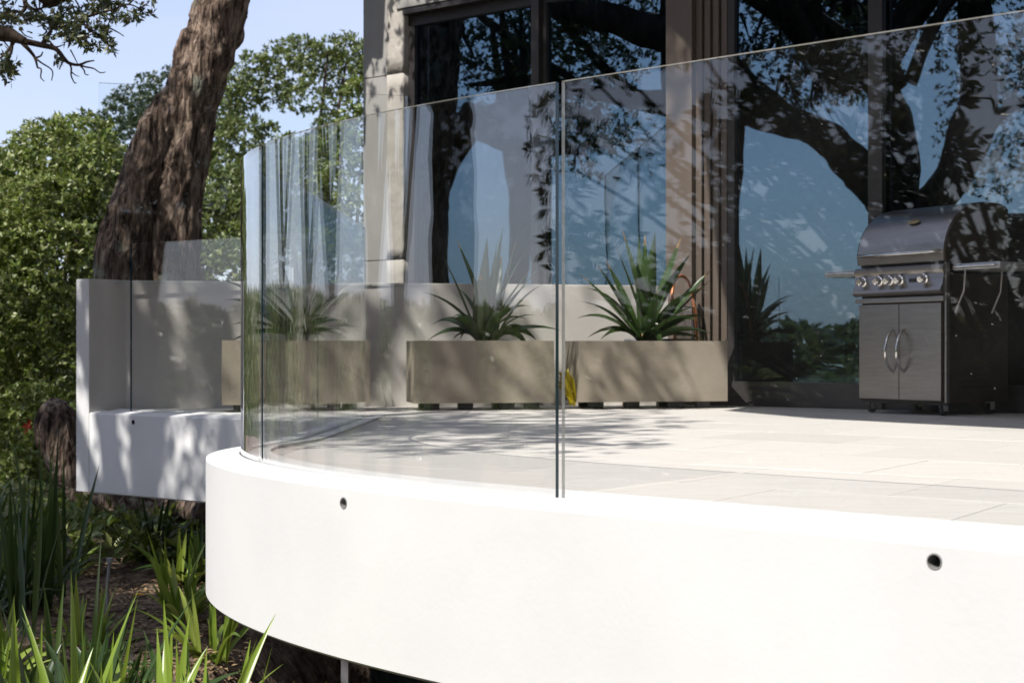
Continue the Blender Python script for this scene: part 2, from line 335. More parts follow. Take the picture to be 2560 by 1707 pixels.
def lobe_points(c, r, dens, rng=RNG, inner=.62):
    c = np.array(c); r = np.array(r if hasattr(r, '__len__') else (r, r, r)); n = max(6, int(dens*4*math.pi*(np.prod(r)**(2/3))))
    d = unit(rng.normal(size=(n, 3))); k = rng.uniform(inner, 1.0, (n, 1))**.7
    ph = rng.uniform(0, 6, 3); bump = 1+.16*np.sin(5*d[:, :1]+ph[0])*np.sin(6*d[:, 1:2]+ph[1])+.1*np.sin(9*d[:, 2:]+ph[2])
    return c+d*r*k*bump, unit(d+np.array([0, 0, .35])+.5*rng.normal(size=(n, 3)))
def foliage(name, lobes, dens, n, Lf, Wf, m, parent=None, rng=RNG, inner=.62):
    P = []; A = []
    for l in lobes:
        p, a = lobe_points(l[:3], l[3:] if len(l) > 4 else l[3], dens, rng, inner); P.append(p); A.append(a)
    v, f = rosettes(np.vstack(P), np.vstack(A), n, Lf, Wf, rng=rng)
    if parent is not None: v = unparent_coords(parent, v)
    return mesh(name, v, f, m, parent)
def bark_tube(name, path, rad, m, parent, segs=44, amp=.13, n=14, seed=0):
    P = catmull(path, n); R = np.interp(np.linspace(0, 1, len(P)), np.linspace(0, 1, len(rad)), rad)
    V, Q = tube_np(P, R, segs); ring = len(P)*segs
    T = np.repeat(P, segs, 0); r0 = np.repeat(R, segs)
    for i in range(ring):
        d = V[i]-T[i]; q = Vector((V[i][0]*9+seed, V[i][1]*9, V[i][2]*2.1)); w = noise.noise(Vector(V[i])*2.3+Vector((seed, 0, 0)))
        h = 1-abs(noise.noise(q+Vector((w*2, w*2, 0))))*2.2; h2 = noise.noise(q*2.7); h3 = noise.noise(Vector(V[i])*3.1)
        V[i] += d*(amp*h*.8+.05*h2+.14*h3-.05)
    if parent is not None: V = unparent_coords(parent, V)
    return mesh(name, V, fix_quads(Q), m, parent, smooth=True)

# --- the leaning tree behind the ledge (two stems that merge)
t = empty('leaning_tree', (-2.85, 10.6, -.95), 0, 'large old tree with two rough-barked stems leaning right behind the left glass', 'tree')
D1, D2 = 10.68, 10.60
def trunk_path(pts, d):
    P = [world(a, b, d+dd) for a, b, c, dd in pts]; return P, [c*d/F for a, b, c, dd in pts]
P, R = trunk_path([(425,1330,100,0),(432,1180,72,0),(436,900,60,0),(438,740,58,0),(441,600,58,0),(452,450,58,0),(468,330,60,0),(487,225,66,0),(513,130,68,0),(540,55,65,0),(566,-50,63,0),(600,-200,60,0),(650,-420,52,.3)], D1)
bark_tube('trunk', P, R, M['bark'], t, 84, .19, 18, 1)
P, R = trunk_path([(300,1330,110,0),(312,1180,84,0),(305,900,74,0),(300,760,68,0),(308,650,64,0),(328,550,58,0),(351,455,52,0),(378,370,50,0),(408,300,47,.02),(455,235,40,.08)], D2)
bark_tube('trunk', P, R, M['bark'], t, 78, .19, 18, 5)
P, R = trunk_path([(345,1330,80,-.1),(262,1255,58,-.1),(205,1190,50,-.12),(160,1120,56,-.15),(142,1060,50,-.15),(150,1018,36,-.12),(158,1002,10,-.1)], 10.4)
bark_tube('broken_limb', P, R, M['bark'], t, 46, .2, 10, 9)
P, R = trunk_path([(410,1310,70,-.2),(470,1275,40,-.5),(520,1285,26,-.9)], 10.4)
bark_tube('root', P, R, M['bark'], t, 24, .16, 8, 11)
# its crown, above the picture
topc = world(660, -430, 10.6)
foliage('crown', [(topc[0]+a, topc[1]+b, topc[2]+c, r) for a, b, c, r in ((0,0,.5,.8),(1.0,.6,.9,.8),(-.8,.9,.8,.8),(.3,1.4,1.2,.9),(1.9,1.3,1.1,.8))], 26, 7, .075, .028, M['leaf_near'], t)
for a, b, c in ((.9,.6,.8),(-.7,.8,.7),(.3,1.3,1.1)):
    tube('limb', unparent_coords(t, np.array([world(640,-400,10.5), topc+np.array([a*.5,b*.5,.25]), topc+np.array([a,b,c])])), [.14,.08,.04], M['bark_dark'], t)

# --- background trees: lobes given by pixel and distance
def px_lobes(L_, jit=.6):
    out = []
    for px, py, r, d in L_:
        d2 = d+random.uniform(-jit, jit); p = world(px, py, d2); rr = r*d2/F; out.append((p[0], p[1], p[2], rr*1.05, rr*1.05, rr*.9))
    return out
def sub_lobes(L_, k, f, rng=random):
    out = []
    for l in L_:
        for _ in range(k):
            a = rng.uniform(0, 6.28); e = rng.uniform(-.5, 1.3); s_ = rng.uniform(.7, .98)
            out.append((l[0]+l[3]*s_*math.cos(a)*math.cos(e), l[1]+l[4]*s_*math.sin(a)*math.cos(e)-.05, l[2]+l[5]*s_*math.sin(e), l[3]*f*rng.uniform(.7, 1.25)))
    return [tuple(x) for x in out]
def bg_tree(name, label, px_l, d, dens, n, Lf, Wf, m, jit=.6, sub=6, subf=.38, stem=True, inner=.62, grow=1., back=0):
    px_l = [(a, b, c*grow, e) for a, b, c, e in px_l]
    if back: px_l = px_l+[(a+random.uniform(-30, 30), b+25, c*1.1, e+back) for a, b, c, e in px_l]
    lo = px_lobes(px_l, jit); c = np.mean([l[:3] for l in lo], 0); gz = ground_z(c[0], c[1])
    e = empty(name, (c[0], c[1], gz), 0, label, 'tree', 'trees behind the terrace')
    allv = lo + [(a[0], a[1], a[2], a[3], a[3], a[3]*.85) for a in sub_lobes(lo, sub, subf)]
    foliage('crown', allv, dens, n, Lf, Wf, m, e, inner=inner)
    parts = []
    top = max(l[2] for l in lo)
    for l in (lo[:9] if stem else lo[2:4]):
        parts.append(tube_np(np.array([(c[0]+random.uniform(-.1,.1), c[1], gz-.2), ((c[0]+l[0])/2, (c[1]+l[1])/2, gz*.5+l[2]*.5-.2), (l[0], l[1], l[2])]), [.05*d/14, .03*d/14, .01*d/14], 8))
    v, q = join_np(parts); mesh('trunk', unparent_coords(e, v), fix_quads(q), M['bark_dark'], e, smooth=True)
    return e
bg_tree('broadleaf_tree', 'dense light green broadleaf tree nearest the left edge of the terrace',
    [(40,470,90,14.5),(130,390,85,14.5),(205,350,70,14),(215,450,90,14),(110,520,100,14),(20,610,90,13.6),(130,650,110,13.5),(240,560,90,14),(60,760,100,13.3),(170,800,90,13.4),
     (40,900,100,13.2),(150,930,70,13.2),(-60,560,100,14),(-80,720,110,14),(-70,880,110,14),(60,1040,85,13),(0,1120,90,12.6),(130,1130,60,12.6),(270,640,80,14.3),(60,1180,60,12.2)],
    14, 95, 8, .06, .028, M['leaf_near'], sub=8, subf=.34, inner=.75, grow=1.08, back=1.3, stem=False)
bg_tree('broadleaf_tree', 'small olive green tree filling the gap behind the leaning trunk',
    [(260,400,60,17),(330,470,80,17),(420,520,80,17),(520,560,80,17),(600,560,80,17),(560,470,60,18),(620,480,60,18),(330,620,90,16),(450,640,90,16),(560,680,90,16),(700,420,55,19),(760,460,60,19),(690,560,80,18),(800,560,80,18)],
    17, 40, 7, .075, .035, M['leaf_far'], sub=8, back=1.5, stem=False)
bg_tree('dark_far_tree', 'dark conifer-like tree rising behind the corner of the tall glass',
    [(330,250,34,32),(300,285,36,32),(345,300,50,32),(280,330,40,31),(380,230,40,33),(420,215,36,33),(400,290,60,32),(310,360,60,31),(440,320,60,33)], 32, 20, 7, .095, .045, M['leaf_pine'], 1.2, sub=8, grow=1.2, stem=False)
bg_tree('spreading_far_tree', 'tall spreading tree with sky gaps behind the concrete column',
    [(755,130,34,30),(700,150,40,30),(820,130,34,30),(870,125,36,30),(640,180,44,30),(590,215,42,30),(560,260,40,30),(740,190,48,30),(815,180,46,30),(880,190,50,30),(680,235,40,29),(620,260,40,29),(760,250,42,29),(860,260,44,29),(590,310,38,29),(660,330,26,29),(560,350,36,29),(920,150,40,30),(530,290,40,31),(840,320,40,28),(560,420,50,28),(640,400,50,28),(720,380,40,28),(620,470,50,27),(700,450,50,27),(780,420,50,27),(880,400,50,27),(530,480,50,27),(600,350,44,28),(500,330,44,30),(500,400,50,29),(810,360,40,28)],
    30, 22, 7, .10, .045, M['leaf_far'], 1.4, sub=8, subf=.42, grow=1.22, stem=False)
bg_tree('broadleaf_tree', 'pale leafy shrub-like tree beside the concrete column',
    [(900,230,32,19),(885,300,38,19),(850,350,40,19),(905,380,45,19),(800,380,40,20),(860,430,60,18),(740,370,34,21),(900,520,70,17),(820,500,60,18)], 19, 34, 8, .075, .034, M['leaf_near'], sub=7, stem=False)
bg_tree('hedge_tree', 'row of low green foliage behind the planter wall',
    [(620,640,80,14),(720,660,90,14),(820,640,90,14),(900,660,80,14),(560,760,80,14),(660,780,80,14),(780,780,80,14),(980,640,60,14)], 14, 40, 7, .07, .032, M['leaf_near'], sub=6, stem=False)

# --- the big tree left of the terrace; the windows mirror it, its crown throws the dappled shade
def mirrored(pts, d): return [virt(a*1.0884, b*1.0884, d+(c if len((a, b, c)) else 0)) for a, b, c in pts]
bt = empty('big_spreading_tree', tuple(virt(2264, 900, 17.5)[:2])+(-1.1,), 0, 'big dark spreading tree mirrored in the tall windows', 'tree')
limbs = [([(2095,1090,0),(2088,820,0),(2082,600,0),(2080,490,0)], [.42,.33,.31,.30]),
 ([(2080,500,0),(2160,430,0),(2210,330,0),(2236,180,0),(2228,0,0),(2205,-220,-.5),(2150,-500,-1)], [.28,.25,.23,.22,.2,.15,.06]),
 ([(2075,510,0),(1995,440,0),(1930,360,0),(1865,302,0),(1760,268,0),(1620,245,0),(1500,235,0),(1380,212,0),(1290,200,0),(1180,178,0),(1060,190,0)], [.27,.23,.21,.2,.19,.17,.15,.11,.09,.07,.03]),
 ([(2060,450,0),(2050,300,.3),(2005,150,.5),(1985,40,.5),(2060,-80,.5),(2200,-260,.6)], [.22,.19,.17,.16,.13,.05]),
 ([(1800,280,0),(1690,190,-.4),(1580,105,-.8),(1430,50,-1),(1280,12,-1),(1130,-70,-1),(980,-170,-1)], [.18,.2,.21,.2,.17,.12,.05]),
 ([(1330,205,0),(1230,135,0),(1150,80,0),(1075,20,0),(1000,-60,0)], [.09,.08,.06,.05,.02]),
 ([(1450,225,0),(1370,150,.2),(1290,60,.4),(1240,-40,.5)], [.1,.07,.05,.03]),
 ([(2215,330,0),(2290,250,.4),(2400,200,.8),(2600,120,1)], [.12,.09,.07,.03]),
 ([(1985,40,.5),(1850,-40,.5),(1700,-120,.4),(1500,-220,.2)], [.14,.12,.09,.04]),
 ([(2100,560,0),(2180,540,-.6),(2240,520,-1.2),(2290,480,-1.5)], [.16,.12,.08,.02])]
for k, (pts, rad) in enumerate(limbs):
    bark_tube('trunk' if k == 0 else 'limb', mirrored(pts, 17.5), rad, M['bark_dark'], bt, 18, .08, 8, k)
def shade_ok(l):
    h = l[2]; sx, sy, r = l[0]+.539*h, l[1]+.642*h, l[3]*1.25
    if sy < 0 or sx < -2.2 or sy > 11: return True
    lim = 4.75+max(0, -(sx+.2))*.75
    return sy-r > lim and sx+r < .35+(sy-4.4)*.27
tw = []; lob = []
def clus(px, py, d, r): lob.append((*virt(px*1.0884, py*1.0884, d), r))
rr = random.Random(5)
for (x0, x1, y0, y1, n, r) in ((1000,1330,-60,120,12,.26),(1010,1200,120,175,5,.2),(1340,1560,-140,30,9,.34),(1250,1330,120,200,2,.2),(1480,1540,120,150,2,.2),(1690,2010,-60,170,26,.34),(1740,1960,150,250,8,.26),
                           (1660,2400,-420,-60,30,.5),(1000,1660,-420,-100,26,.5),(2100,2230,-100,60,6,.3),(2380,3000,-300,150,22,.5),(2420,2900,150,420,9,.42)):
    for _ in range(n):
        px, py, dd = rr.uniform(x0, x1), rr.uniform(y0, y1), 17.5+rr.uniform(-1.6, 1.6)
        if px < 1660 and -130 < py and rr.random() < .45: continue
        rq = r*rr.uniform(.7, 1.3); clus(px, py, dd, rq)
        for _t in range(2):
            a = virt(px*1.0884+rr.uniform(-40,40), py*1.0884-rr.uniform(20,90), dd); b = virt(px*1.0884+rr.uniform(-15,15), py*1.0884+rr.uniform(0,25), dd)
            if not (shade_ok((*a, .05)) and shade_ok((*b, .05))): continue
            tw.append(tube_np(np.array([a, (a+b)/2+np.array([rr.uniform(-.1,.1)]*3), b]), [.03,.02,.008], 5))
# upper crown that shades the left part of the terrace and the ledge
for _ in range(150):
    a, k = rr.uniform(0, 6.28), rr.uniform(.05, 1)**.5
    x, y = -5.2+3.0*k*math.cos(a), 5.1+3.5*k*math.sin(a)
    z = 6.2+1.4*(1-k*k)+rr.uniform(-1.0, .5)
    if y < 1.4: continue
    lob.append((x, y, z, rr.uniform(.22, .48)))
for _ in range(26):
    a = rr.uniform(0, 6.28); e = np.array([-5.2+2.8*math.cos(a), 5.1+3.2*math.sin(a), 6.4+rr.uniform(-.6,.6)]); b = np.array([-5.1+rr.uniform(-.5,.5), 4.6+rr.uniform(-.5,.5), 3.6])
    tw.append(tube_np(catmull([b, (b+e)/2+np.array([rr.uniform(-.4,.4), rr.uniform(-.4,.4), .3]), e], 5), np.linspace(.1, .02, 11), 7))
for _ in range(150):
    z = rr.uniform(3.9, 6.4); sx, sy = rr.uniform(-3.9, 1.3), rr.uniform(5.6, 11.5); x, y = sx-.539*z, sy-.642*z
    lob.append((x, y, z, rr.uniform(.14, .34)))
for _ in range(60):
    z = rr.uniform(3.6, 6.0); sx, sy = rr.uniform(-.9, 1.2), rr.uniform(4.9, 7.0); lob.append((sx-.539*z, sy-.642*z, z, rr.uniform(.12, .26)))
for _ in range(70): lob.append((rr.uniform(-4.2, .6), rr.uniform(1.8, 7.8), rr.uniform(7.6, 9.6), rr.uniform(.5, .85)))  # big unseen leaf lobes overhead, added to cut the sky's fill light
lob = [l for l in lob if shade_ok(l) and not (l[3] > .49 and l[2] > 7.5 and l[0]+.539*l[2] < 1.7 and l[1]+.642*l[2] < 10.8)]
def thin0(lbs, g=random.Random(98)): return [l for l in lbs if not (-3.5 < l[0]+.539*(l[2]-2) < -1.4 and 9 < l[1]+.642*(l[2]-2) < 12 and g.random() > .45) and not (-3.4 < l[0]+.539*l[2] < 1.2 and 6.9 < l[1]+.642*l[2] < 10.4 and g.random() > (.30 if l[0]+.539*l[2] < -.6 else .42)) and not (-2.2 < l[0]+.539*(l[2]-2) < .2 and 10.2 < l[1]+.642*(l[2]-2) < 12.4 and g.random() > .4)]
foliage('crown', thin0(lob), 26, 7, .085, .03, M['leaf_big'], bt, inner=.3)
v, q = join_np(tw); mesh('twig', unparent_coords(bt, v), fix_quads(q), M['bark_dark'], bt, smooth=True)['kind'] = 'stuff'

# --- neighbouring forked trees beyond the left of the picture, seen in the curved glass
def thin(lbs, p=.42, g=random.Random(99)):
    out = []
    for l in lbs:
        sx, sy = l[0]+.539*(l[2]-.2), l[1]+.642*(l[2]-.2)
        if -3.6 < sx < -.4 and 6.6 < sy < 12 and g.random() > p: continue
        out.append(l)
    return out
def forked(loc, h, r, lean, label, lobes, seed):
    g = random.Random(seed); e = empty('forked_tree', loc, 0, label, 'tree', 'forked trees mirrored in the curved glass')
    b = np.array(loc)+np.array([0, 0, -.2]); f = b+np.array([lean[0]*.3, lean[1]*.3, h*.45])
    bark_tube('trunk', [b, (b+f)/2+np.array([.05, .0, 0]), f], [r*1.2, r, r*.9], M['bark_dark'], e, 18, .08, 8, seed)
    for sx in (-1, 1, .2):
        q_ = f+np.array([sx*.5+lean[0], sx*.35+lean[1], h*.55]); bark_tube('limb', [f, (f+q_)/2+np.array([sx*.12, 0, -.1]), q_, q_+np.array([sx*.6, sx*.4, 1.2])], [r*.75, r*.6, r*.5, r*.2], M['bark_dark'], e, 14, .08, 6, seed+3)
    lb = []
    for _ in range(lobes): a = g.uniform(0, 6.28); k = g.random()**.5*2.5; lb.append((loc[0]+lean[0]*1.3+k*math.cos(a), loc[1]+lean[1]*1.3+k*math.sin(a), loc[2]+h+1.2+g.uniform(-.7, 3.0), g.uniform(.4, .7)))
    foliage('crown', [l for l in thin(lb, .25) if shade_ok(l)], 20, 7, .085, .032, M['leaf_big'], e, inner=.4); return e
forked((-5.8, 8.4, -1.1), 4.7, .12, (-.25, .1), 'slim forked tree mirrored nearest the outer edge of the curved glass', 8, 21)
forked((-7.58, 8.19, -1.3), 4.8, .15, (-.2, -.1), 'forked tree mirrored second from the outer edge of the curved glass', 8, 22)
forked((-6.15, 6.44, -1.3), 5.0, .15, (.1, .1), 'forked tree mirrored third from the outer edge of the curved glass', 10, 23)
forked((-6.75, 5.6, -1.2), 4.9, .17, (-.2, -.2), 'forked tree mirrored beside the big trunk in the curved glass', 10, 26)
forked((*virt(1742, 900, 20.0)[:2], -1.4), 4.8, .16, (-.3, -.2), 'forked tree mirrored behind the big trunk', 20, 24)
forked((-9.5, -1.8, -1.6), 4.6, .2, (-.2, -.5), 'broad forked tree mirrored in the right-hand flat glass', 44, 25)
# low hedge / shrubs to the left, mirrored as the leafy dark lower part of the flat glass
hb = empty('garden_shrub', (-3.2, .2, -1.1), 0, 'loose leafy shrub whose leaves and sky gaps are mirrored in the large flat glass', 'shrub')
hl = []; hs = []
for k in range(150):
    x, y, z = -2.45-rr.uniform(0, 1.7), rr.uniform(-.9, 2.95), rr.uniform(-.5, 2.0); hl.append((x, y, z, rr.uniform(.15, .3)))
    hs.append(tube_np(catmull([(-3.2+rr.uniform(-.3,.3), .0+rr.uniform(-.5,.5), -1.2), ((x-3.2)/2, y*.6, z*.4), (x, y, z)], 4), np.linspace(.03, .006, 9), 6))
foliage('foliage', hl, 26, 7, .10, .034, M['leaf_big'], hb, inner=.3)
v, q = join_np(hs); mesh('stem', unparent_coords(hb, v), fix_quads(q), M['bark_dark'], hb, smooth=True)
# tall trees behind and to the right of the viewpoint: they close the sky on that side
g = random.Random(40)
hg = empty('added_hedge', (2.5, -7, -1.4), 0, 'unseen hedge added to keep bright sky out of the glass reflections', 'hedge')  # unseen hedge wall, added to block sky mirrored in the wind screen
box('added_hedge_core', -8.3, 8.3, -.5, .5, -.2, 4.1, mottle(mat('added_hedge_inner', rough=.95), (.02,.03,.01), (.05,.06,.02), 8, 6), hg, 0)
hc = np.stack([RNG.uniform(-6, 11, 5200), np.full(5200, -6.45)+RNG.normal(size=5200)*.06, RNG.uniform(-1.4, 2.8, 5200)], 1)
v, f = rosettes(hc, np.tile([0, 1., .2], (5200, 1)), 7, .13, .06); mesh('foliage', unparent_coords(hg, v), f, M['leaf_far'], hg)
for k, (x, y, h) in enumerate(((-4.5,-10,8),(-.5,-9,12),(3,-8,13),(6.5,-7,13),(10,-4,13),(12,1,12))):
    e = empty('garden_tree', (x, y, -1.4), 0, 'tall dense garden tree, '+['first','second','third','fourth','fifth','sixth'][k]+' from the left in the row facing the terrace', 'tree', 'row of garden trees facing the terrace')
    bark_tube('trunk', [(x,y,-1.6),(x+.1,y,1.5),(x,y+.1,h*.6)], [.3,.24,.12], M['bark_dark'], e, 14, .08, 6, k)
    foliage('crown', [(x+g.uniform(-1.8,1.8), y+g.uniform(-1.2,1.2), g.uniform(-.8, h), g.uniform(.8, 1.3)) for _ in range(48)], 9, 8, .22, .10, M['leaf_far'], e, inner=.5)

# --- the overhanging branch at top left
br = empty('overhanging_branch_tree', (-6.3, 10.6, -1.1), 0, 'tree reaching a dark leafy branch and bare twigs into the top left corner', 'tree')
DB = 9.0
bark_tube('trunk', [(-6.3,10.6,-1.3),(-6.1,10.3,.8),(-5.6,9.8,2.3),(-5.0,9.5,3.0)], [.26,.22,.2,.16], M['bark_dark'], br, 16, .08, 8, 3)
W3 = lambda a, b, d=0: world(a, b, DB+d)
bark_tube('limb', [(-5.1,9.55,2.9), (-4.2,9.2,2.55), W3(-60,70), W3(0,84), W3(30,90), W3(62,104)], [.15,.12,.07,.05,.042,.026], M['bark_dark'], br, 16, .12, 8, 4)
bark_tube('limb', [(-5.3,9.6,2.9), (-4.3,9.2,2.95), W3(60,-60), W3(120,-6), W3(155,-14), W3(260,-40)], [.14,.1,.07,.06,.05,.03], M['bark_dark'], br, 16, .12, 8, 6)
tws = []
def twig(pts, r0, r1, d=0.):
    P_ = catmull([W3(a, b, d) for a, b in pts], 5); tws.append(tube_np(P_, np.linspace(r0, r1, len(P_)), 6))
g = random.Random(3)
twig([(62,104),(107,114),(139,123),(160,147),(172,158),(196,163),(218,155),(236,152)], .022, .004)
twig([(196,163),(215,168),(234,172),(250,182),(264,181)], .007, .003); twig([(160,147),(152,165),(148,175)], .007, .003)
twig([(172,158),(178,170),(178,190),(186,207),(191,208)], .007, .003); twig([(200,164),(210,176),(213,186),(222,188)], .006, .003)
twig([(178,180),(188,188),(198,192)], .005, .002); twig([(176,125),(185,142),(194,160)], .005, .003)
twig([(56,108),(75,128),(87,145),(94,170)], .016, .006); twig([(87,145),(104,158),(126,172),(132,184),(129,202)], .007, .003); twig([(94,170),(103,174),(102,194),(111,204)], .006, .003)
twig([(90,145),(102,140),(107,130)], .007, .004); twig([(107,112),(118,92),(126,80),(135,60)], .018, .008); twig([(62,0),(63,20),(50,36),(36,50),(36,62)], .016, .008)
twig([(64,6),(75,20),(95,24),(120,14)], .012, .006); twig([(0,42),(25,32),(45,30),(62,48),(70,62)], .014, .007); twig([(35,105),(22,125),(8,140),(0,146)], .012, .006)
twig([(30,100),(28,130),(14,158),(-6,165)], .012, .006); twig([(126,108),(140,118),(160,112)], .008, .003); twig([(130,70),(160,68),(200,50),(240,35),(280,25),(320,12),(350,22)], .014, .004)
twig([(350,22),(365,12),(374,4)], .005, .003); twig([(350,26),(362,36),(374,42)], .005, .003); twig([(200,50),(230,80),(262,98),(275,118)], .010, .004); twig([(320,12),(332,2),(345,-12)], .006, .004)
for _ in range(60):
    a, b = g.uniform(-10, 300), g.uniform(-20, 110-.1*0); a2, b2 = a+g.uniform(-35, 45), b+g.uniform(-22, 30); twig([(a, b), ((a+a2)/2+g.uniform(-6,6), (b+b2)/2+g.uniform(-6,6)), (a2, b2)], .006, .003, g.uniform(-.3,.3))
for v, q in tws: mesh('twig', unparent_coords(br, v), fix_quads(q), M['bark_dark'], br, smooth=True)
C = []; A = []
def put(a, b, sp, n):
    for _ in range(n):
        x, y = g.gauss(a, sp), g.gauss(b, sp*.75); C.append(world(x, y, DB+g.gauss(0, .25))); A.append((g.gauss(.5, .8), g.gauss(0, .7), g.gauss(-.1, .8)))
for a, b, sp, n in ((20,20,18,9),(8,55,16,22),(60,55,16,20),(95,40,18,26),(120,65,18,26),(150,40,20,30),(175,60,20,34),(200,85,16,26),(165,85,10,14),(230,45,20,26),(250,80,12,16),(272,110,10,18),(215,105,12,14),
                    (140,150,5,7),(15,150,10,14),(12,185,12,26),(22,170,8,12),(190,8,22,26),(260,5,22,24),(285,40,9,14),(320,45,12,18),(340,35,8,9),(300,-5,16,12),(376,38,4,4),(374,6,5,3),(354,10,5,2),(350,-15,16,6),(170,100,7,8),(-10,110,14,12),(250,-10,30,20)): put(a, b, sp, int(n*.6))
v, f = rosettes(np.array(C), np.array(A), 7, .052, .019, (.4, 1.5)); mesh('leaves', unparent_coords(br, v), f, M['leaf_big'], br)['kind'] = 'stuff'
lobs = [(-5.0-.7*math.cos(k), 9.6+.9*math.sin(k*1.7), 3.5+.3*(k % 3), .5) for k in range(9)]
foliage('crown', lobs, 16, 7, .07, .028, M['leaf_big'], br, inner=.4)

# ------------------------------------------------------------------ terrace: curved slab, floor, tiles
ZB = -.506
prof = [(-.28,ZB),(.122,ZB),(.13,ZB+.008),(.13,-.022),(.128,-.016),(.122,-.0135),(.02,-.004),(.012,-.004),(.012,-.03),(-.030,-.03),(-.030,-.001),(-.10,.004),(-.10,-.05),(-.28,-.05)]
def sweep(pts, nrm, prof, z_off=0):
    V = []; n = len(prof)
    for (p, q) in zip(pts, nrm):
        for o, z in prof: V.append((p[0]+q[0]*o, p[1]+q[1]*o, z+z_off))
    Fs = [(i*n+j, (i+1)*n+j, (i+1)*n+(j+1) % n, i*n+(j+1) % n) for i in range(len(pts)-1) for j in range(n)]
    Fs += [tuple(range(n-1, -1, -1)), tuple((len(pts)-1)*n+j for j in range(n))]
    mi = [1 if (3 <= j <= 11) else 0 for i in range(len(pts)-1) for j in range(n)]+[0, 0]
    return V, Fs, mi
sel = [k for k in range(len(ss)) if ss[k] <= 4.9]
V, Fs, mi = sweep([(cx[k], cy[k]) for k in sel], [(nx[k], ny[k]) for k in sel], prof)
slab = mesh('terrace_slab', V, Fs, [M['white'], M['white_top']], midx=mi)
tag(slab, 'curved white rendered edge of the cantilevered terrace', kind='structure')
# box ledge front: straight from the left parapet end to the bulge
B1 = np.array([-2.71, 8.84]); BD = np.array([.8184, -.5747]); BN = np.array([-.5747, -.8184])   # along / outward
sb = [B1+BD*.128-BN*.13+BD*(2.05*k/6) for k in range(7)]
V, Fs, mi = sweep(sb[::-1], [BN]*7, prof, -.002)
ledge = mesh('side_ledge', V, Fs, [M['white'], M['white_top']], smooth=35, midx=mi); tag(ledge, 'straight white ledge under the low glass on the left', kind='structure')
# drain holes bored into the fascia
def bore(target, p, nrm, z, r=.0165, depth=.045):
    n_ = Vector((nrm[0], nrm[1], 0)); me = bpy.data.meshes.new('cutter'); bm = bmesh.new()
    bmesh.ops.create_cone(bm, cap_ends=True, segments=28, radius1=r, radius2=r, depth=depth*2); bm.to_mesh(me); bm.free()
    c = bpy.data.objects.new('cutter', me); COL.objects.link(c); c.location = (p[0], p[1], z); c.rotation_euler = n_.to_track_quat('Z', 'Y').to_euler()
    c.data.materials.append(M['white']); md = target.modifiers.new('b', 'BOOLEAN'); md.object = c; md.operation = 'DIFFERENCE'; md.solver = 'EXACT'
    bpy.context.view_layer.update()
    dg = bpy.context.evaluated_depsgraph_get(); nm = bpy.data.meshes.new_from_object(target.evaluated_get(dg)); target.modifiers.clear(); target.data = nm
    bpy.data.objects.remove(c)
for px, py in ((857,1257),(2330,1403)):
    p, k = offset_at_px(px, .13); z = EYE-(py-HOR)*p[1]/F; n_ = (nx[k+int(round((-4+4.2)/ds))], ny[k+int(round((-4+4.2)/ds))]); bore(slab, p, n_, z)
    V = []; ns = 28; nz_ = Vector((n_[0], n_[1], 0)); s1 = Vector((-n_[1], n_[0], 0))
    for dep, rad in ((.0015,.0162),(.0015,.0138),(-.043,.0138),(-.043,.0001)):
        for q in range(ns): a_ = 2*math.pi*q/ns; V.append(Vector((p[0], p[1], z))+nz_*dep+s1*rad*math.cos(a_)+Vector((0, 0, rad*math.sin(a_))))
    Fs = [(r_*ns+q, r_*ns+(q+1) % ns, (r_+1)*ns+(q+1) % ns, (r_+1)*ns+q) for r_ in range(3) for q in range(ns)]
    mesh('drain_pipe', V, Fs, [M['shelf'], M['grey_plastic'], M['black']], slab, smooth=40, midx=[0]*ns+[0]*ns+[2]*ns)  # black end disc stands in for the shade deep in the hole
r_ = (333-1280)/F; tt = -((B1[0]-r_*B1[1])/(BD[0]-r_*BD[1])); p = B1+BD*tt; bore(ledge, p, BN, EYE-(1055-HOR)*p[1]/F, .014)
# slab core and grout bed
inner = curve_pts(-4.2, 4.7, -.10, 3)
core = [tuple(p) for p in curve_pts(-4.2, 4.7, -.275, 6)]
core = core + [tuple(B1+BD*1.2-BN*.41), tuple(B1+BD*.3-BN*.42), (-2.42,9.1), (1.12,9.86), tuple(fac(0,.0)), tuple(fac(5,.0))]
v, f = prism_vf(core, ZB+.004, -.052); tag(mesh('terrace_core', v, f, M['concrete']), 'concrete underside of the terrace', kind='structure')
bed = [tuple(p) for p in curve_pts(-4.2, 4.7, -.10, 4)] + [tuple(B1+BD*1.6-BN*.235), tuple(B1+BD*.25-BN*.235), (-2.43,9.02), (1.13,9.72), tuple(fac(5,.01))]
v, f = prism_vf(bed, -.05, -.006); floor = mesh('terrace_floor', v, f, M['grout']); tag(floor, 'pale stone tiled terrace floor', kind='structure')
def clip(poly, p, n):      # keep the side where (x-p).n <= 0
    out = []
    for i in range(len(poly)):
        a, b = poly[i], poly[(i+1) % len(poly)]; da = (a[0]-p[0])*n[0]+(a[1]-p[1])*n[1]; db = (b[0]-p[0])*n[0]+(b[1]-p[1])*n[1]
        if da <= 0: out.append(a)
        if (da < 0) != (db < 0) and abs(da-db) > 1e-12: t_ = da/(da-db); out.append((a[0]+(b[0]-a[0])*t_, a[1]+(b[1]-a[1])*t_))
    return out
G0 = B1-BN*.235; PP = np.array([-2.439, 8.98]); PD = np.array([.9781, .2079]); PNn = np.array([-.2079, .9781])   # parapet inner face
bc = [(cx[k]-nx[k]*.103, cy[k]-ny[k]*.103, nx[k], ny[k]) for k in range(0, len(ss), 5) if ss[k] < 2.45 or ss[k] > 2.95]
TS_, GAP = .6, .0014
whole = {}
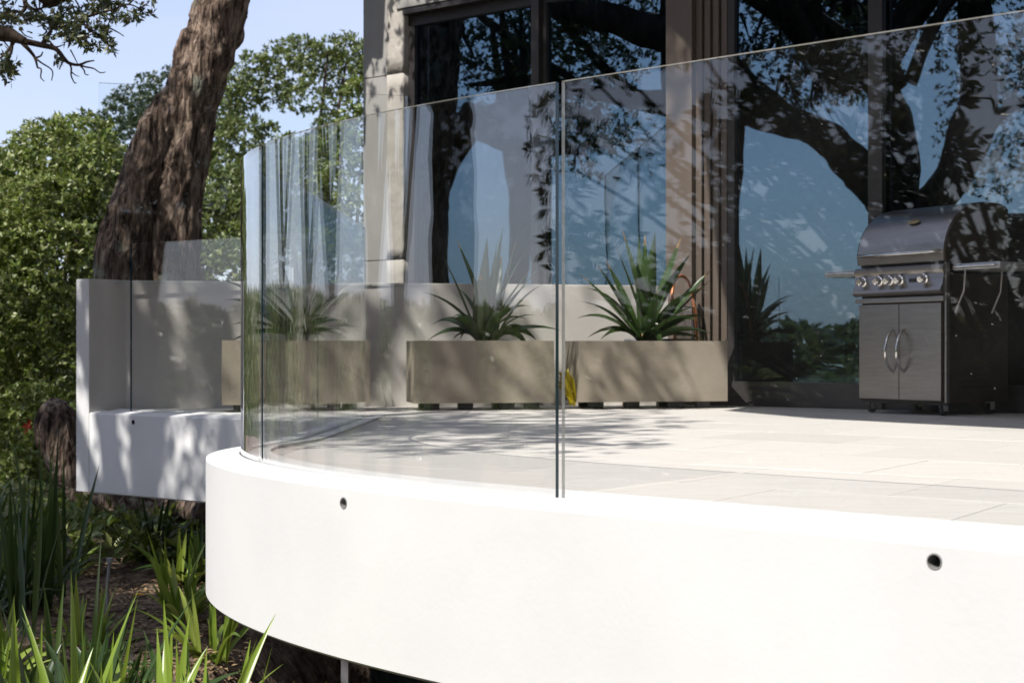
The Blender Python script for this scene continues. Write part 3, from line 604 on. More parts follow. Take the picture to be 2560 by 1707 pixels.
def add_tile(poly, z1):
    cxm = sum(p[0] for p in poly)/len(poly); cym = sum(p[1] for p in poly)/len(poly)
    q = [(p[0]-cxm, p[1]-cym) for p in poly]; v, f = prism_vf(q, -.016, 0)
    o = mesh('tile', v, f, M['tile'], floor)
    try: bevel_me(o, .0012, 1)
    except Exception: pass
    o.location = (cxm, cym, z1)
for i in range(-4, 15):
    for j in range(-1, 17):
        # rows step from the ledge line: row index i is away from it (towards the house), negative rows towards the camera
        pass
for i in range(-2, 14):
    for j in range(-16, 5):
        a = G0+BD*(i*TS_+(.3 if j % 2 else 0))-BN*(j*TS_); b = a+BD*TS_; c = b-BN*TS_; d = a-BN*TS_
        e_ = BD*GAP; h_ = -BN*GAP
        poly = [tuple(a+e_+h_), tuple(b-e_+h_), tuple(c-e_-h_), tuple(d+e_-h_)]
        if min(p[1] for p in poly) > 10.6 or max(p[1] for p in poly) < 0 or max(p[0] for p in poly) > 5: continue
        poly = clip(poly, fac(0, .05), -FN); poly = clip(poly, PP-PNn*.004, PNn) if poly else poly
        if poly and j < 0:
            for x, y, n1, n2 in bc:
                poly = clip(poly, (x, y), (n1, n2))
                if len(poly) < 3: break
        elif poly: poly = clip(poly, B1+BD*.26, -BD)
        if len(poly) < 3: continue
        # drop slivers and repeated corners
        pq = [p for k, p in enumerate(poly) if (p[0]-poly[k-1][0])**2+(p[1]-poly[k-1][1])**2 > 1e-5]
        ar = .5*abs(sum(pq[k-1][0]*pq[k][1]-pq[k][0]*pq[k-1][1] for k in range(len(pq)))) if len(pq) > 2 else 0
        if ar < .004: continue
        s_ = sum(pq[k-1][0]*pq[k][1]-pq[k][0]*pq[k-1][1] for k in range(len(pq)))
        if s_ < 0: pq = pq[::-1]
        add_tile(pq, random.uniform(-.0004, .0004))

# ------------------------------------------------------------------ parapet wall
H = .81
foot = [tuple(B1), tuple(B1+BD*.124), tuple(PP), (1.09, 9.72), (1.07, 9.84), (-2.50, 9.14), tuple(B1-BN*.42)]
v, f = prism_vf(foot, ZB, H); pw = bevel_me(mesh('parapet_wall', v, f, M['wall_cream']), .006)
pw.data.materials.append(M['white'])
for p in pw.data.polygons:
    c = p.center; 
    if (p.normal.x*BN[0]+p.normal.y*BN[1] > .9 and c.x < -2.6) or p.normal.x < -.7: p.material_index = 1
tag(pw, 'low rendered wall behind the planters, white end at the left', 'wall')

# ------------------------------------------------------------------ glass panes
def pane(name, pts, nrm, th, z0, z1, mats, label, group='glass balustrade panes', cat='glass pane', ends=(1, 1)):
    V = []; n = len(pts)
    for p, q in zip(pts, nrm):
        for o in (th/2, -th/2):
            for z in (z0, z1): V.append((p[0]+q[0]*o, p[1]+q[1]*o, z))
    Fs = []; mi = []
    for i in range(n-1):
        a, b = i*4, i*4+4
        Fs += [(a, b, b+1, a+1), (a+2, a+3, b+3, b+2), (a+1, b+1, b+3, a+3), (a, a+2, b+2, b)]; mi += [0, 0, 2, 1]
    Fs += [(0, 1, 3, 2), ((n-1)*4, (n-1)*4+2, (n-1)*4+3, (n-1)*4+1)]; mi += list(ends)
    bm_o = mesh(name, V, Fs, mats, smooth=35, midx=mi)
    bm = bmesh.new(); bm.from_mesh(bm_o.data); bmesh.ops.recalc_face_normals(bm, faces=bm.faces); bm.to_mesh(bm_o.data); bm.free()
    return tag(bm_o, label, cat, group)
def cpane(s0, s1, label, m, ends=(1, 1)):
    i = [k for k in range(len(ss)) if s0-1e-6 <= ss[k] <= s1+1e-6]
    pane('glass_pane', [(cx[k], cy[k]) for k in i], [(nx[k], ny[k]) for k in i], .013, -.028, 1.052, [m, M['glass_end'], M['glass_top']], label, ends=ends)
    k = i[-1]; return
cpane(-3.4, -.016, 'large flat clear glass pane running off the right side', M['glass'], (1, 2))
cpane(.0, 1.48, 'long curved clear glass pane between the two vertical joints', M['glass_curved'], (1, 0))
cpane(1.49, 2.66, 'short tightly curved glass pane at the outermost tip of the terrace', M['glass_curved'], (0, 0))
for sj in (1.485,):
    k = int(np.argmin(abs(ss-sj))); q_ = [(cx[k]+nx[k]*a+tx[k]*b, cy[k]+ny[k]*a+ty[k]*b) for a, b in ((-.0022,-.001),(.0022,-.001),(.0022,.001),(-.0022,.001))]; v, f = prism_vf(q_, 0, 1.05)
    mesh('joint_seal', v, f, M['glass_end'], [o for o in COL.objects if o.name.startswith('glass_pane')][2 if sj < 2 else 2])
cpane(2.68, 3.7, 'flat glass pane receding behind the curved tip', M['glass'], (0, 0))
cpane(3.72, 4.72, 'last flat glass pane receding towards the inner corner', M['glass'], (0, 0))
q0 = B1+BD*.36-BN*.13
pane('glass_pane', [tuple(q0), tuple(q0+BD*1.55)], [BN, BN], .013, -.03, 1.02, [M['glass'], M['glass_end'], M['glass_top']], 'low glass pane on the straight left ledge in front of the trunk')
# tall wind screen on the parapet
ga, gb = np.array([-2.585, 8.90]), np.array([1.10, 9.775]); gd = (gb-ga)/np.linalg.norm(gb-ga); gn = np.array([gd[1], -gd[0]])
pxs = [242, 1016, 1694]
cuts = [0]
for px in pxs[1:]:
    r = (px-1280)/F; cuts.append(-(ga[0]-r*ga[1])/(gd[0]-r*gd[1]))
for k in range(2):
    a, b = ga+gd*(cuts[k]+(.004 if k else 0)), ga+gd*(cuts[k+1]-.004)
    pane('wind_screen', [tuple(a), tuple(b)], [gn, gn], .015, H-.02, 2.04-(0.0 if k == 0 else .004), [M['glass_back'], M['glass_end'], M['glass_end']],
         ['tall clear glass screen standing on the wall in front of the tree', 'tall clear glass screen standing on the wall behind the potted plants'][k], 'tall glass wind screens', 'glass screen')

# ------------------------------------------------------------------ house
house = empty('house', (float(FP[0]), float(FP[1]), 0), math.atan2(FU[1], FU[0]), 'modern house with tall dark framed windows and a concrete corner column', 'house')
# local frame: x = along facade to the right, y = -outward (depth into the house), z up
def hb_(name, u0, u1, v0, v1, z0, z1, m, parent=house, bev=.004): return box(name, u0, u1, -v1, -v0, z0, z1, m, parent, bev)
U = {p: fu(p) for p in (908,970,1010,1050,1324,1346,1675,1740,1809,2170,2205,2700)}
for z0, z1 in ((-.6,1.08),(1.086,2.545),(2.551,4.4)):
    hb_('column_panel', U[908], U[970]-.003, -.3, 0, z0, z1, M['concrete'])
    o = hb_('stucco_panel', U[970], U[1010], -.3, .012, z0, z1, M['stucco'], bev=0)
    bm = bmesh.new(); bm.from_mesh(o.data); bmesh.ops.subdivide_edges(bm, edges=bm.edges, cuts=14, use_grid_fill=True)
    for v_ in bm.verts:
        if -.3 < -v_.co.y and v_.co.y < -.005: v_.co.y -= .009*abs(noise.noise(Vector((v_.co.x*20, 3, v_.co.z*9)))); v_.co.x += .005*noise.noise(Vector((v_.co.x*20, 9, v_.co.z*13)))*(1 if v_.co.x > U[970]+.03 else 0)
    bm.to_mesh(o.data); bm.free()
    for pf in o.data.polygons: pf.use_smooth = True
hb_('lintel', U[1010]-.06, 6.5, -.3, .03, 3.05, 4.4, M['concrete'])
hb_('lower_wall', U[908], 6.5, -.4, -.02, -4, -.55, M['black'])
def window(u0, u1, z0, z1, fw=.07, fh=.13, bot=.12):
    fr = None; V = []; Fs = []
    for b in ((u0, u0+fw, z0, z1), (u1-fw, u1, z0, z1), (u0+fw, u1-fw, z1-fh, z1), (u0+fw, u1-fw, z0, z0+bot)):
        v, f = box_vf(b[0], b[1], .05, .13, b[2], b[3]); f = [tuple(i+len(V) for i in x) for x in f]; V += v; Fs += f
    fr = mesh('window', V, Fs, M['frame'], house)
    v, f = box_vf(u0+fw-.01, u1-fw+.01, .085, .097, z0+bot-.01, z1-fh+.01); mesh('pane', v, f, M['window'], fr)
    return fr
window(U[1010]+.005, U[1346], .02, 3.05, .06, .13, .1)
window(U[1346]+.004, U[1675], .02, 3.05, .03, .13, .1)
window(U[1809]+.004, U[2170]+.03, .0, 3.05, .05, .13, .16)
window(U[2170]+.034, U[2170]+2.3, .0, 3.05, .05, .13, .16)
hb_('mullion', U[1324]+.012, U[1346]+.0, -.05, .0, .0, 3.045, M['frame'])
hb_('mullion', U[2170], U[2205], -.05, -.0, .0, 3.045, M['frame'])
hb_('bronze_column', U[1675]+.001, U[1740], -.3, .06, -.0, 3.046, M['bronze'])
for k in range(4):
    a = U[1740]+.003+(U[1809]-U[1740])*k/4; hb_('door_profile', a, a+(U[1809]-U[1740])/4-.008, -.3, .01-.022*k, -.0, 3.046, M['bronze'])
hb_('soffit_trim', U[1010], 6.5, -.06, .02, 3.0, 3.047, M['frame'])
# room behind the glass
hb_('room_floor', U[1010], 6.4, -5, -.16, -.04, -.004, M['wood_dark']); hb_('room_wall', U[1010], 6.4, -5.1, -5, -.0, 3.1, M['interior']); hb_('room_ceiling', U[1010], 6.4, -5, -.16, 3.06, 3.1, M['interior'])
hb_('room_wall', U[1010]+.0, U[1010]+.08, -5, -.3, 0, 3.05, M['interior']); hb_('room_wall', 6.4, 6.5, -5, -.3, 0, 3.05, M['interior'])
# unseen added slab overhead: outline shaped to throw the shade line across the floor
ov = [(-.35,9.6),(-.02,8.5),(.02,8.2),(-.62,7.2),(-1.18,5.75),(-.85,4.75),(-.08,3.73),(.72,2.3),(1.5,.9),(4.5,-1.2),(6.5,1.5),(6.8,6.3)]
v, f = prism_vf(ov, 4.6, 4.85); v = unparent_coords(house, v); mesh('overhead_shade_slab', v, f, M['white'], house)

# lower storey windows, seen under the slab at the bottom edge
ls = empty('lower_storey', (0, 6.9, -3), 0, 'dark glazed lower storey under the curved slab', 'wall')
def lsb(n_, a, b, y0, y1, z0, z1, m, p=ls): v, f = box_vf(a, b, y0-6.9, y1-6.9, z0+3, z1+3); return mesh(n_, v, f, m, p)
lsb('post', -.83, -.795, 6.9, 6.98, -3.4, ZB, M['grey_plastic']); 
w_ = lsb('window', -.70, 4, 6.98, 7.03, -3.4, ZB, M['frame']); lsb('pane', -.69, 3.9, 6.972, 6.978, -3.4, ZB, M['window'], w_)
for k in range(5): lsb('mullion', -.37+k*.9, -.34+k*.9, 6.94, 6.97, -3.4, ZB, M['frame'])

# ------------------------------------------------------------------ planters and plants
def pl_line(px, back=0.):
    r = (px-1280)/F; d = (8.775)/(1-.2126*r); return np.array([r*d, d])+np.array([-.2079, .9781])*back
def strip_leaf(base, tip, width, sag, m, parent, up=Vector((0, 0, 1)), name='leaf', segs=9, fold=.25, shape=1.):
    base, tip = Vector(base), Vector(tip); mid = (base+tip)/2+up*sag; V = []
    side = (tip-base).cross(Vector((0, 0, 1)));
    if side.length < .05: side = Vector((1, .3, 0))
    side.normalize(); side.rotate(__import__('mathutils').Quaternion((tip-base).normalized(), random.uniform(-.7, .7)))
    for i in range(segs+1):
        t_ = i/segs; p = base*(1-t_)**2+mid*2*t_*(1-t_)+tip*t_*t_; tan = ((mid-base)*(1-t_)+(tip-mid)*t_).normalized(); n_ = side.cross(tan).normalized()
        w = width*(math.sin(math.pi*min(1, (t_*.86+.14)))**.75)*(1 if t_ < .5 else (1-((t_-.5)/.5)**2.2*.55)); w = max(w, .0008)
        V += [p-side*w/2+n_*w*fold, p, p+side*w/2+n_*w*fold]
    Fs = []
    for i in range(segs):
        a = i*3; Fs += [(a, a+1, a+4, a+3), (a+1, a+2, a+5, a+4)]
    return [tuple(v) for v in V], Fs
def add_leaf(base, tip, width, sag, m, parent, **k):
    V, Fs = strip_leaf(base, tip, width, sag, m, parent, **k)
    V = unparent_coords(parent, V); mi_ = [0]*len(Fs)
    if m is M['agave'] and random.random() < .45: mi_[-2:] = [1, 1]
    return mesh('leaf', V, Fs, [m, M['dry_tip']], parent, smooth=True, midx=mi_)
ANG = math.atan2(PD[1], PD[0])
plabels = ['long taupe planter trough at the left end, partly behind the curved glass', 'long taupe planter trough in the middle, left of the vertical glass joint', 'long taupe planter trough at the right end, under the dark bronze column']
for k, (pa, pb) in enumerate(((555,925),(1036,1385),(1448,1819))):
    a, b = pl_line(pa), pl_line(pb); Lw = float(np.linalg.norm(b-a))
    e = empty('planter', (float(a[0]), float(a[1]), 0), ANG, plabels[k], 'planter', 'planters along the wall')
    zb, zt, dp, th_ = .045, .428, .36, .018
    V = []; Fs = []
    for bb in ((0,Lw,0,th_,zb,zt),(0,Lw,dp-th_,dp,zb,zt),(0,th_,th_,dp-th_,zb,zt),(Lw-th_,Lw,th_,dp-th_,zb,zt),(th_,Lw-th_,th_,dp-th_,zb,zb+.02)):
        v, f = box_vf(*bb); Fs += [tuple(i+len(V) for i in x) for x in f]; V += v
    mesh('trough', V, Fs, M['planter'], e); box('soil', th_, Lw-th_, th_, dp-th_, zt-.06, zt-.035, M['soil'], e, 0)
    for fx in (.08, .32, .62, .8): box('foot', Lw*fx, Lw*fx+.09, .03, .09, 0.003, zb, M['black'], e, .003); 
    for fx in (.08, .62): box('foot', Lw*fx, Lw*fx+.09, dp-.09, dp-.03, 0.003, zb, M['black'], e, .003)
def potted(cpx, tips, label, seed):
    g = random.Random(seed); c = pl_line(cpx, .18); e = empty('lily_plant', (float(c[0]), float(c[1]), .37), 0, label, 'potted plant', 'strap-leaved plants in the planters')
    for px, py, wd in tips:
        dd = g.uniform(-.22, .16); base = (c[0]+g.uniform(-.05,.05), c[1]+g.uniform(-.05,.05), .39); tip = world(px, py, c[1]+dd)
        hh = tip[2]-.39; hor = math.hypot(tip[0]-base[0], tip[1]-base[1]); sag = .03 if hh > hor else (.16 if hh > 0 else .24)
        add_leaf(base, tip, wd*1.3, sag, M['agave'], e)
    for _ in range(12):
        a = g.uniform(0, 6.28); ln = g.uniform(.25, .5); tip = (c[0]+math.cos(a)*ln, c[1]+math.sin(a)*ln*.6, .42+g.uniform(.0, .38)); add_leaf((c[0]+g.uniform(-.04,.04), c[1]+g.uniform(-.04,.04), .39), tip, g.uniform(.04,.065), .12, M['agave'], e)
potted(765, [(780,560,.05),(735,600,.05),(830,640,.05),(900,700,.06),(935,712,.05),(905,830,.07),(890,690,.05),(560,750,.055),(548,700,.04),(565,860,.045),(550,640,.03),(700,640,.06),(840,770,.05),(640,720,.06)], 'dark green strap-leaved plant in the left trough, drooping leaves', 31)
potted(1232, [(1218,592,.06),(1245,598,.06),(1258,566,.035),(1290,600,.06),(1305,640,.05),(1200,682,.09),(1140,596,.06),(1105,635,.03),(1255,640,.09),(1330,668,.04),(1345,672,.04),(1078,812,.06),(1064,855,.06),(1125,795,.04),(1325,766,.05),(1342,850,.07),(1335,900,.055),(1150,850,.05),(1320,800,.04)], 'dark green strap-leaved plant in the middle trough with upright blades', 32)
potted(1642, [(1555,572,.055),(1537,608,.05),(1597,590,.05),(1612,583,.05),(1638,579,.075),(1704,592,.055),(1726,634,.09),(1780,672,.05),(1785,692,.05),(1770,720,.05),(1488,655,.05),(1515,652,.05),(1448,683,.055),(1464,720,.045),(1441,796,.05),(1467,845,.055),(1745,800,.06),(1656,878,.085),(1500,850,.04),(1720,850,.05),(1590,700,.06)], 'dark green fan of pointed leaves in the right trough', 33)
# yellow leafy clump between two troughs
c = pl_line(1428, .12); ye = empty('yellow_plant', (float(c[0]), float(c[1]), .0), 0, 'small bright yellow leafy clump between the middle and right troughs', 'plant')
g = random.Random(8)
for _ in range(26):
    b = (c[0]+.035+g.uniform(-.02,.02), c[1]+g.uniform(-.05,.05), .02+g.uniform(0,.05)); tp = (c[0]+g.uniform(-.09,.05), c[1]+g.uniform(-.1,.1), g.uniform(.08,.26)); add_leaf(b, tp, g.uniform(.02,.045), .03, M['yellow_leaf'], ye, segs=5)
# garden chair with a copper arch and wire back, behind the right trough
ch = empty('wire_chair', (1.15, 9.40, 0), math.radians(242), 'wire-backed garden chair with a rounded copper frame behind the right trough', 'chair')
arch = catmull([(-.2,0,0),(-.2,0,.45),(-.2,-.02,.68),(-.13,-.03,.82),(0,-.03,.86),(.13,-.03,.82),(.2,-.02,.68),(.2,0,.45),(.2,0,0)], 6)
tube('back_frame', arch, .011, M['copper'], ch)
for k in range(-6, 7): tube('wire', [(k*.028, -.005, .44), (k*.028, -.022, .60), (k*.028, -.028, .66)], .0028, M['grey_plastic'], ch, 6)
tube('rail', [(-.2,-.02,.66),(.2,-.02,.66)], .006, M['grey_plastic'], ch, 8); tube('rail', [(-.2,-.006,.47),(.2,-.006,.47)], .006, M['grey_plastic'], ch, 8)
box('seat', -.2, .2, -.36, 0, .425, .445, M['grey_plastic'], ch, .008)
for sx in (-1, 1): tube('leg', [(sx*.18,-.34,.43),(sx*.2,-.36,0)], .010, M['copper'], ch)

# dining table and chairs in the room
tb = empty('dining_table', tuple(fac(2.0, -2.2))+(0,), math.atan2(FU[1], FU[0]), 'dark dining table inside the room behind the glass', 'table')
box('table_top', -.9, .9, -.45, .45, .70, .74, M['wood_dark'], tb)
for sx in (-1, 1):
    for sy in (-1, 1): box('leg', sx*.82-.03, sx*.82+.03, sy*.38-.03, sy*.38+.03, 0, .70, M['wood_dark'], tb)
cr = empty('dining_chair', tuple(fac(.95, -.9))+(0,), math.atan2(FU[1], FU[0]), 'dark ladder-back chair just inside the glass door', 'chair')
for sx in (-1, 1):
    box('leg', sx*.19-.015, sx*.19+.015, .17, .2, 0, .92, M['black'], cr); box('leg', sx*.19-.015, sx*.19+.015, -.2, -.17, 0, .45, M['black'], cr)
box('seat', -.21, .21, -.2, .2, .45, .48, M['black'], cr)
for z in (.58,.7,.83): box('slat', -.19, .19, .175, .195, z, z+.07, M['black'], cr)

# ------------------------------------------------------------------ gas barbecue
bq = empty('gas_barbecue', (2.053, 8.45, 0), math.radians(-56), 'stainless steel gas barbecue with rounded hood in front of the windows', 'barbecue')
Wd, Dp = .635, .56
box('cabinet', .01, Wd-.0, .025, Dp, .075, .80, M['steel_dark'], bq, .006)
box('trim_post', Wd+.002, Wd+.014, .0, .03, .075, .86, M['steel'], bq, .002)
for k in range(2):
    d_ = box('door', .012+k*.302, .012+k*.302+.298, .0, .022, .085, .635, M['steel'], bq, .003)
    hx = .27 if k == 0 else .352
    arc = catmull([(hx, .0, .245), (hx, -.045, .285), (hx, -.068, .365), (hx, -.045, .445), (hx, .0, .485)], 6)
    tube('handle', arc, .009, M['chrome'], d_, 10)
box('kick_plate', .0, Wd, .03, .05, .06, .085, M['black'], bq)
box('drip_tray', -.005, Wd+.005, -.015, .03, .645, .672, M['steel'], bq, .003)
# control panel with rolled top and bottom edges
pp = [(.03,.685),(-.01,.683),(-.032,.69),(-.042,.705),(-.036,.722),(-.024,.735),(-.012,.80),(-.022,.815),(-.022,.835),(-.008,.85),(.04,.855),(.04,.685)]
def xprism(name, prof, x0, x1, m, parent, smooth=30):
    n = len(prof); v = [(x0, a, b) for a, b in prof]+[(x1, a, b) for a, b in prof]
    f = [tuple(range(n)), tuple(range(2*n-1, n-1, -1))]+[(i, n+i, n+(i+1) % n, (i+1) % n) for i in range(n)]
    o = mesh(name, v, f, m, parent, smooth=smooth); bm = bmesh.new(); bm.from_mesh(o.data); bmesh.ops.recalc_face_normals(bm, faces=bm.faces); bm.to_mesh(o.data); bm.free(); return o
cp = xprism('control_panel', pp, -.006, Wd+.006, M['steel'], bq, 40)
for kx in (.062,.185,.262,.338,.512):
    k_ = tube('knob', [(kx,-.016,.772),(kx,-.026,.771),(kx,-.03,.7705),(kx,-.058,.766),(kx,-.062,.765)], [.03,.029,.0225,.021,.017], M['chrome'], cp, 22, smooth=35)
    box('pointer', kx-.002, kx+.002, -.064, -.061, .768, .784, M['black'], k_, 0)
box('badge_plate', .405, .455, -.0235, -.012, .757, .777, M['black'], cp, .001)
# hood: rounded front profile, closed sides
hp = [(.005,.87),(.0,.93),(.012,.99),(.04,1.05),(.08,1.105),(.135,1.15),(.2,1.185),(.28,1.208),(.38,1.218),(.47,1.216),(.53,1.205),(.56,1.185),(.56,.87)]
hpc = catmull([(a, b, 0) for a, b in hp[:-1]], 4); prof_h = [(p[0], p[1]) for p in hpc]+[(.56,.87)]
hood = xprism('hood', prof_h, .004, Wd-.006, M['steel'], bq, 35)
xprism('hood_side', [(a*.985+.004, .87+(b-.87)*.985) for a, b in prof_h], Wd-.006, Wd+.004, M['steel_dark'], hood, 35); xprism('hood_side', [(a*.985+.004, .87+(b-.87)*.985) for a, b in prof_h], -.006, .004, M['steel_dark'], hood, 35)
tube('handle', [(.03,.0,.925),(.035,-.035,.922),(.05,-.05,.92),(Wd-.05,-.05,.92),(Wd-.035,-.035,.922),(Wd-.03,.0,.925)], .011, M['chrome'], hood, 14)
n_b = Vector((0, -.72, .69)); cb = Vector((.36, .072, 1.108)); t1, t2 = Vector((1, 0, 0)), n_b.cross(Vector((1, 0, 0)))
vb = [cb+n_b*.006]+[cb+n_b*.003+t1*.045*math.cos(a)+t2*.02*math.sin(a) for a in np.linspace(0, 6.283, 24, endpoint=False)]
mesh('badge', [tuple(x) for x in vb], [(0, 1+k, 1+(k+1) % 24) for k in range(24)], M['badge'], hood)
box('grill_rim', .0, Wd, .03, Dp, .856, .869, M['black'], bq, .002)
for nm, x0, x1 in (('side_shelf', Wd+.016, Wd+.33), ('side_shelf', -.31, -.008)):
    sh = box(nm, x0, x1, .05, .44, .815, .85, M['shelf'], bq, .004); tube('rail', [(x0+.02,.035,.832),(x1-.02,.035,.832)], .008, M['chrome'], sh, 8)
for a in (.08, .40): tube('bracket', [(Wd+.01, a, .58), (Wd+.07, a, .70), (Wd+.08, a, .815)], .007, M['steel'], bq, 8)
for k in range(4): box('vent_slat', Wd+.0005, Wd+.003, .16, .42, .16+.035*k, .166+.035*k, M['black'], bq, 0)
for cx_, cy_ in ((.05,.07),(Wd-.06,.07),(.05,.48),(Wd-.06,.48)):
    w_ = tube('caster', [(cx_-.011,cy_,.032),(cx_-.009,cy_,.032),(cx_+.009,cy_,.032),(cx_+.011,cy_,.032)], [.026,.032,.032,.026], M['rubber'], bq, 20, smooth=35)
    v, f = box_vf(cx_-.017, cx_-.013, cy_-.018, cy_+.018, .026, .076); v2, f2 = box_vf(cx_+.013, cx_+.017, cy_-.018, cy_+.018, .026, .076); v3, f3 = box_vf(cx_-.017, cx_+.017, cy_-.018, cy_+.018, .07, .077)
    mesh('fork', v+v2+v3, f+[tuple(i+8 for i in x) for x in f2]+[tuple(i+16 for i in x) for x in f3], M['shelf'], w_)

# ------------------------------------------------------------------ garden plants
def clump(x, y, n, ln, wd, label, m='strap_dark', leaves=False, seed=0, up=1.0, group='strap-leaved garden plants', z=None):
    g = random.Random(seed); z = ground_z(x, y)-.02 if z is None else z
    e = empty('strap_leaf_plant', (x, y, z), g.uniform(0, 6.28), label, 'plant', group); allv = []; allf = []
    for k in range(n):
        a = g.uniform(0, 6.283); l_ = ln*g.uniform(.6, 1.15); lean = g.uniform(.12, .95)/up; h_ = l_*math.cos(lean); r_ = l_*math.sin(lean)
        b = (x+.05*math.cos(a)+g.uniform(-.03,.03), y+.05*math.sin(a)+g.uniform(-.03,.03), z); tp = (x+r_*math.cos(a), y+r_*math.sin(a), z+h_*(1-lean*.35)); sag = l_*.22*lean
        V, Fs = strip_leaf(b, tp, wd*g.uniform(.7, 1.2), sag, None, None, segs=7)
        if leaves: mesh('leaf', unparent_coords(e, V), Fs, M[m], e, smooth=True)
        else: allf += [tuple(i+len(allv) for i in f) for f in Fs]; allv += V
    if not leaves: mesh('leaves', unparent_coords(e, allv), allf, M[m], e, smooth=True)
    return e
near = [(-1.23,3.55,16,.80,'strap',"bright green strap-leaved plant at the bottom left corner"),(-1.02,3.42,15,.80,'strap','sunlit strap-leaved plant second from the bottom left corner'),
        (-.84,3.30,14,.80,'strap','sunlit strap-leaved plant with a long arching blade at the bottom edge'),(-.74,3.32,12,.70,'strap','bright spiky plant below the tip of the white slab'),
        (-1.12,3.8,14,.8,'strap','green strap-leaved plant just behind the bottom left corner one'),(-.9,3.75,12,.7,'strap','smaller sunlit strap-leaved plant in the bottom middle of the bed'),(-.80,3.6,10,.62,'strap','rightmost bright spiky plant, nearest the underside of the slab')]
near += [(-1.12,3.28,13,.74,'strap','low sunlit strap-leaved plant cut by the bottom edge, far left'),(-.93,3.45,13,.70,'strap','low sunlit strap-leaved plant cut by the bottom edge, centre of the bed'),
         (-1.3,4.15,14,.80,'strap_dark','dark leafy plant behind the bright ones at the far left'),(-1.05,4.3,13,.62,'strap','half shaded plant behind the bright front row'),(-.86,4.1,12,.60,'strap_dark','dark half shaded plant near the underside of the slab')]
for k, (x, y, n, ln, m_, lb) in enumerate(near): clump(x, y, n, ln, .036, lb, m_, True, 50+k, .95, 'sunlit strap-leaved plants in the front bed', z=-.98)
g = random.Random(77)
shade = []
for k in range(50):
    y = g.uniform(4.9, 9.6); x = (g.uniform(-60, 540)-1280)/F*y; shade.append((x, y))
kept = []
for k, (x, y) in enumerate(shade):
    px = 1280+F*x/y
    if 5.6 < y < 7.6 and 250 < px < 430: continue
    if y < 6.2 and px > 380: continue
    kept.append((x, y, px))
ORD = ['leftmost','second from left','third from left','fourth from left','fifth from left','sixth from left','seventh from left','eighth from left','ninth from left','tenth from left','eleventh from left','twelfth from left','thirteenth from left','fourteenth from left','fifteenth from left','sixteenth from left','seventeenth from left','eighteenth from left','nineteenth from left','twentieth from left']
rows = {'front row by the soil': (0, 6.3), 'middle row in shade': (6.3, 7.7), 'back row by the roots': (7.7, 99)}
for rn, (ya, yb) in rows.items():
    rw = sorted([q for q in kept if ya <= q[1] < yb], key=lambda q: q[2])
    for k, (x, y, px) in enumerate(rw[:20]):
        clump(x, y, 20, g.uniform(.32, .52), .03, 'dark strap-leaved plant, '+ORD[k]+' in the '+rn, 'strap_dark' if g.random() < .6 else 'strap', False, 100+k+int(ya*10), .8, rn)
# tall reed-like flax at the left edge
for k, (px, y) in enumerate(((25,7.2),(75,7.6),(110,7.4),(150,8.0),(60,6.8))):
    clump((px-1280)/F*y, y, 6, .95, .028, ['tall dark flax blades at the far left edge','tall flax clump second from the left edge','tall flax clump in front of the broken limb','tall flax clump closest to the white ledge','tall flax clump lowest at the left edge'][k], 'strap_dark', False, 300+k, 2.4, 'tall flax plants')
# low ground cover behind
gc = []
for k in range(900):
    y = g.uniform(8.6, 13.5); x = (g.uniform(-200, 620)-1280)/F*y; gc.append((x, y, ground_z(x, y)+g.uniform(.02, .22)))
v, f = rosettes(np.array(gc), np.tile([0, 0, 1.], (len(gc), 1))+RNG.normal(size=(len(gc), 3))*.4, 7, .10, .04)
tag(mesh('ground_cover', v, f, M['leaf_near']), 'low leafy ground cover at the foot of the trees', 'ground cover', kind='stuff')
# leaf litter on the bare soil
C = []; 
for k in range(2600):
    y = g.uniform(4.6, 9); x = (g.uniform(100, 620)-1280)/F*y; C.append((x, y, ground_z(x, y)+.008))
v, f = rosettes(np.array(C), np.tile([0, 0, 1.], (len(C), 1)), 1, .05, .022, (1.2, 1.6)); tag(mesh('leaf_litter', v, f, M['litter']), 'dry fallen leaves scattered on the soil', 'leaf litter', kind='stuff')
# grey sprinkler stake, fallen branch, orange leaf, red flower, grass stalk
p = world(268, 1523, 7.0); z = ground_z(p[0], p[1])
sk = empty('sprinkler_stake', (p[0], p[1], z), 0, 'thin grey sprinkler stake standing in the soil', 'sprinkler'); tube('pipe', [(0,0,-.05),(.0,0,.24),(.012,0,.34)], .008, M['grey_plastic'], sk, 8); tube('nozzle', [(.012,0,.34),(.012,0,.365)], .016, M['grey_plastic'], sk, 10)
a = world(230, 1600, 6.2); b = world(330, 1500, 7.4); fb = [(*p[:2], ground_z(p[0], p[1])+.03) for p in (a, (a*.6+b*.4), b)]
tag(tube('fallen_branch', fb, [.03,.025,.012], M['bark_dark']), 'dark fallen branch lying across the soil patch', 'branch')
p = world(345, 1462, 7.6); tag(mesh('orange_leaf', *(lambda z: ([(p[0]-.035,p[1],z),(p[0],p[1]-.02,z+.012),(p[0]+.04,p[1],z+.006),(p[0],p[1]+.02,z+.014)], [(0,1,2),(0,2,3)]))(ground_z(p[0], p[1])+.04), mat('orange_dry_leaf', (.75,.4,.05), .6)), 'single orange-yellow fallen leaf lit by the sun', 'leaf')
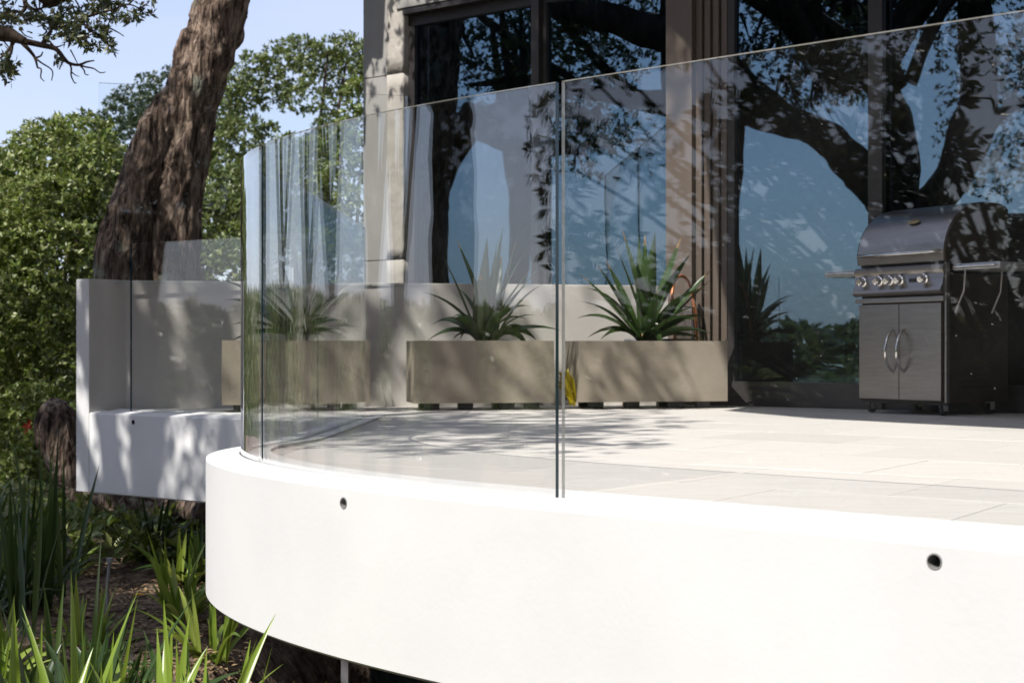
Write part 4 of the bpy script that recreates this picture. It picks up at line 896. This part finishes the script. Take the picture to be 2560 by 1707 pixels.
p = world(68, 1068, 12.2); v, f = rosettes(np.array([p, p+np.array([.02, 0, .02])]), np.array([[0, -1, .3]]*2), 9, .05, .02); tag(mesh('red_flower', v, f, M['red']), 'single red blossom among the leaves at the left', 'flower')
gp = [world(212, 1707, 3.9), world(209, 1620, 3.9), world(206, 1560, 3.9), world(217, 1500, 3.9)]
tag(tube('grass_stalk', catmull(gp, 5), np.linspace(.0025, .001, 16), M['strap'], None, 5), 'thin seeding grass stalk rising in front of the shaded soil', 'grass stalk')

# ------------------------------------------------------------------ far hillside: houses and trees (seen in the glass)
g = random.Random(12)
def far_house(x, y, s_, rz):
    z = ground_z(x, y); e = empty('hillside_house', (x, y, z), rz, 'small pale house with terracotta roof on the distant hillside', 'house', 'houses on the distant hillside')
    w, d, h = 6*s_, 4.5*s_, 3.6*s_; box('wall', -w, w, -d, d, -2, h, M['house_wall'], e, 0)
    v = [(-w*1.08,-d*1.1,h),(w*1.08,-d*1.1,h),(w*1.08,d*1.1,h),(-w*1.08,d*1.1,h),(-w*.6,0,h+2.6*s_),(w*.6,0,h+2.6*s_)]
    mesh('roof', v, [(0,1,5,4),(1,2,5),(2,3,4,5),(3,0,4),(3,2,1,0)], M['roof_tile'], e)
    for a in (-.6, 0, .6):
        for sy in (-1, 1): box('window', w*a-.7, w*a+.7, sy*d-.06, sy*d+.06, 1, 2.4, M['house_glass'], e, 0)
for k in range(34):
    a = math.radians(g.uniform(150, 235)); r = g.uniform(330, 560); far_house(r*math.cos(a), 6+r*math.sin(a), g.uniform(.5, .95), g.uniform(0, 3.14))
C = []; A = []
for k in range(5200):
    a = math.radians(g.uniform(95, 265)); r = g.uniform(45, 420); x, y = r*math.cos(a), 6+r*math.sin(a); h_ = g.uniform(2, 6); C.append((x, y, ground_z(x, y)+h_*.4)); A.append((0, 0, 1))
v, f = rosettes(np.array(C), np.array(A), 26, 4.2, 2.6, (.1, 1.9)); tag(mesh('hillside_woodland', v, f, M['leaf_far']), 'distant wooded hillside mirrored low in the glass', 'woodland', kind='stuff')
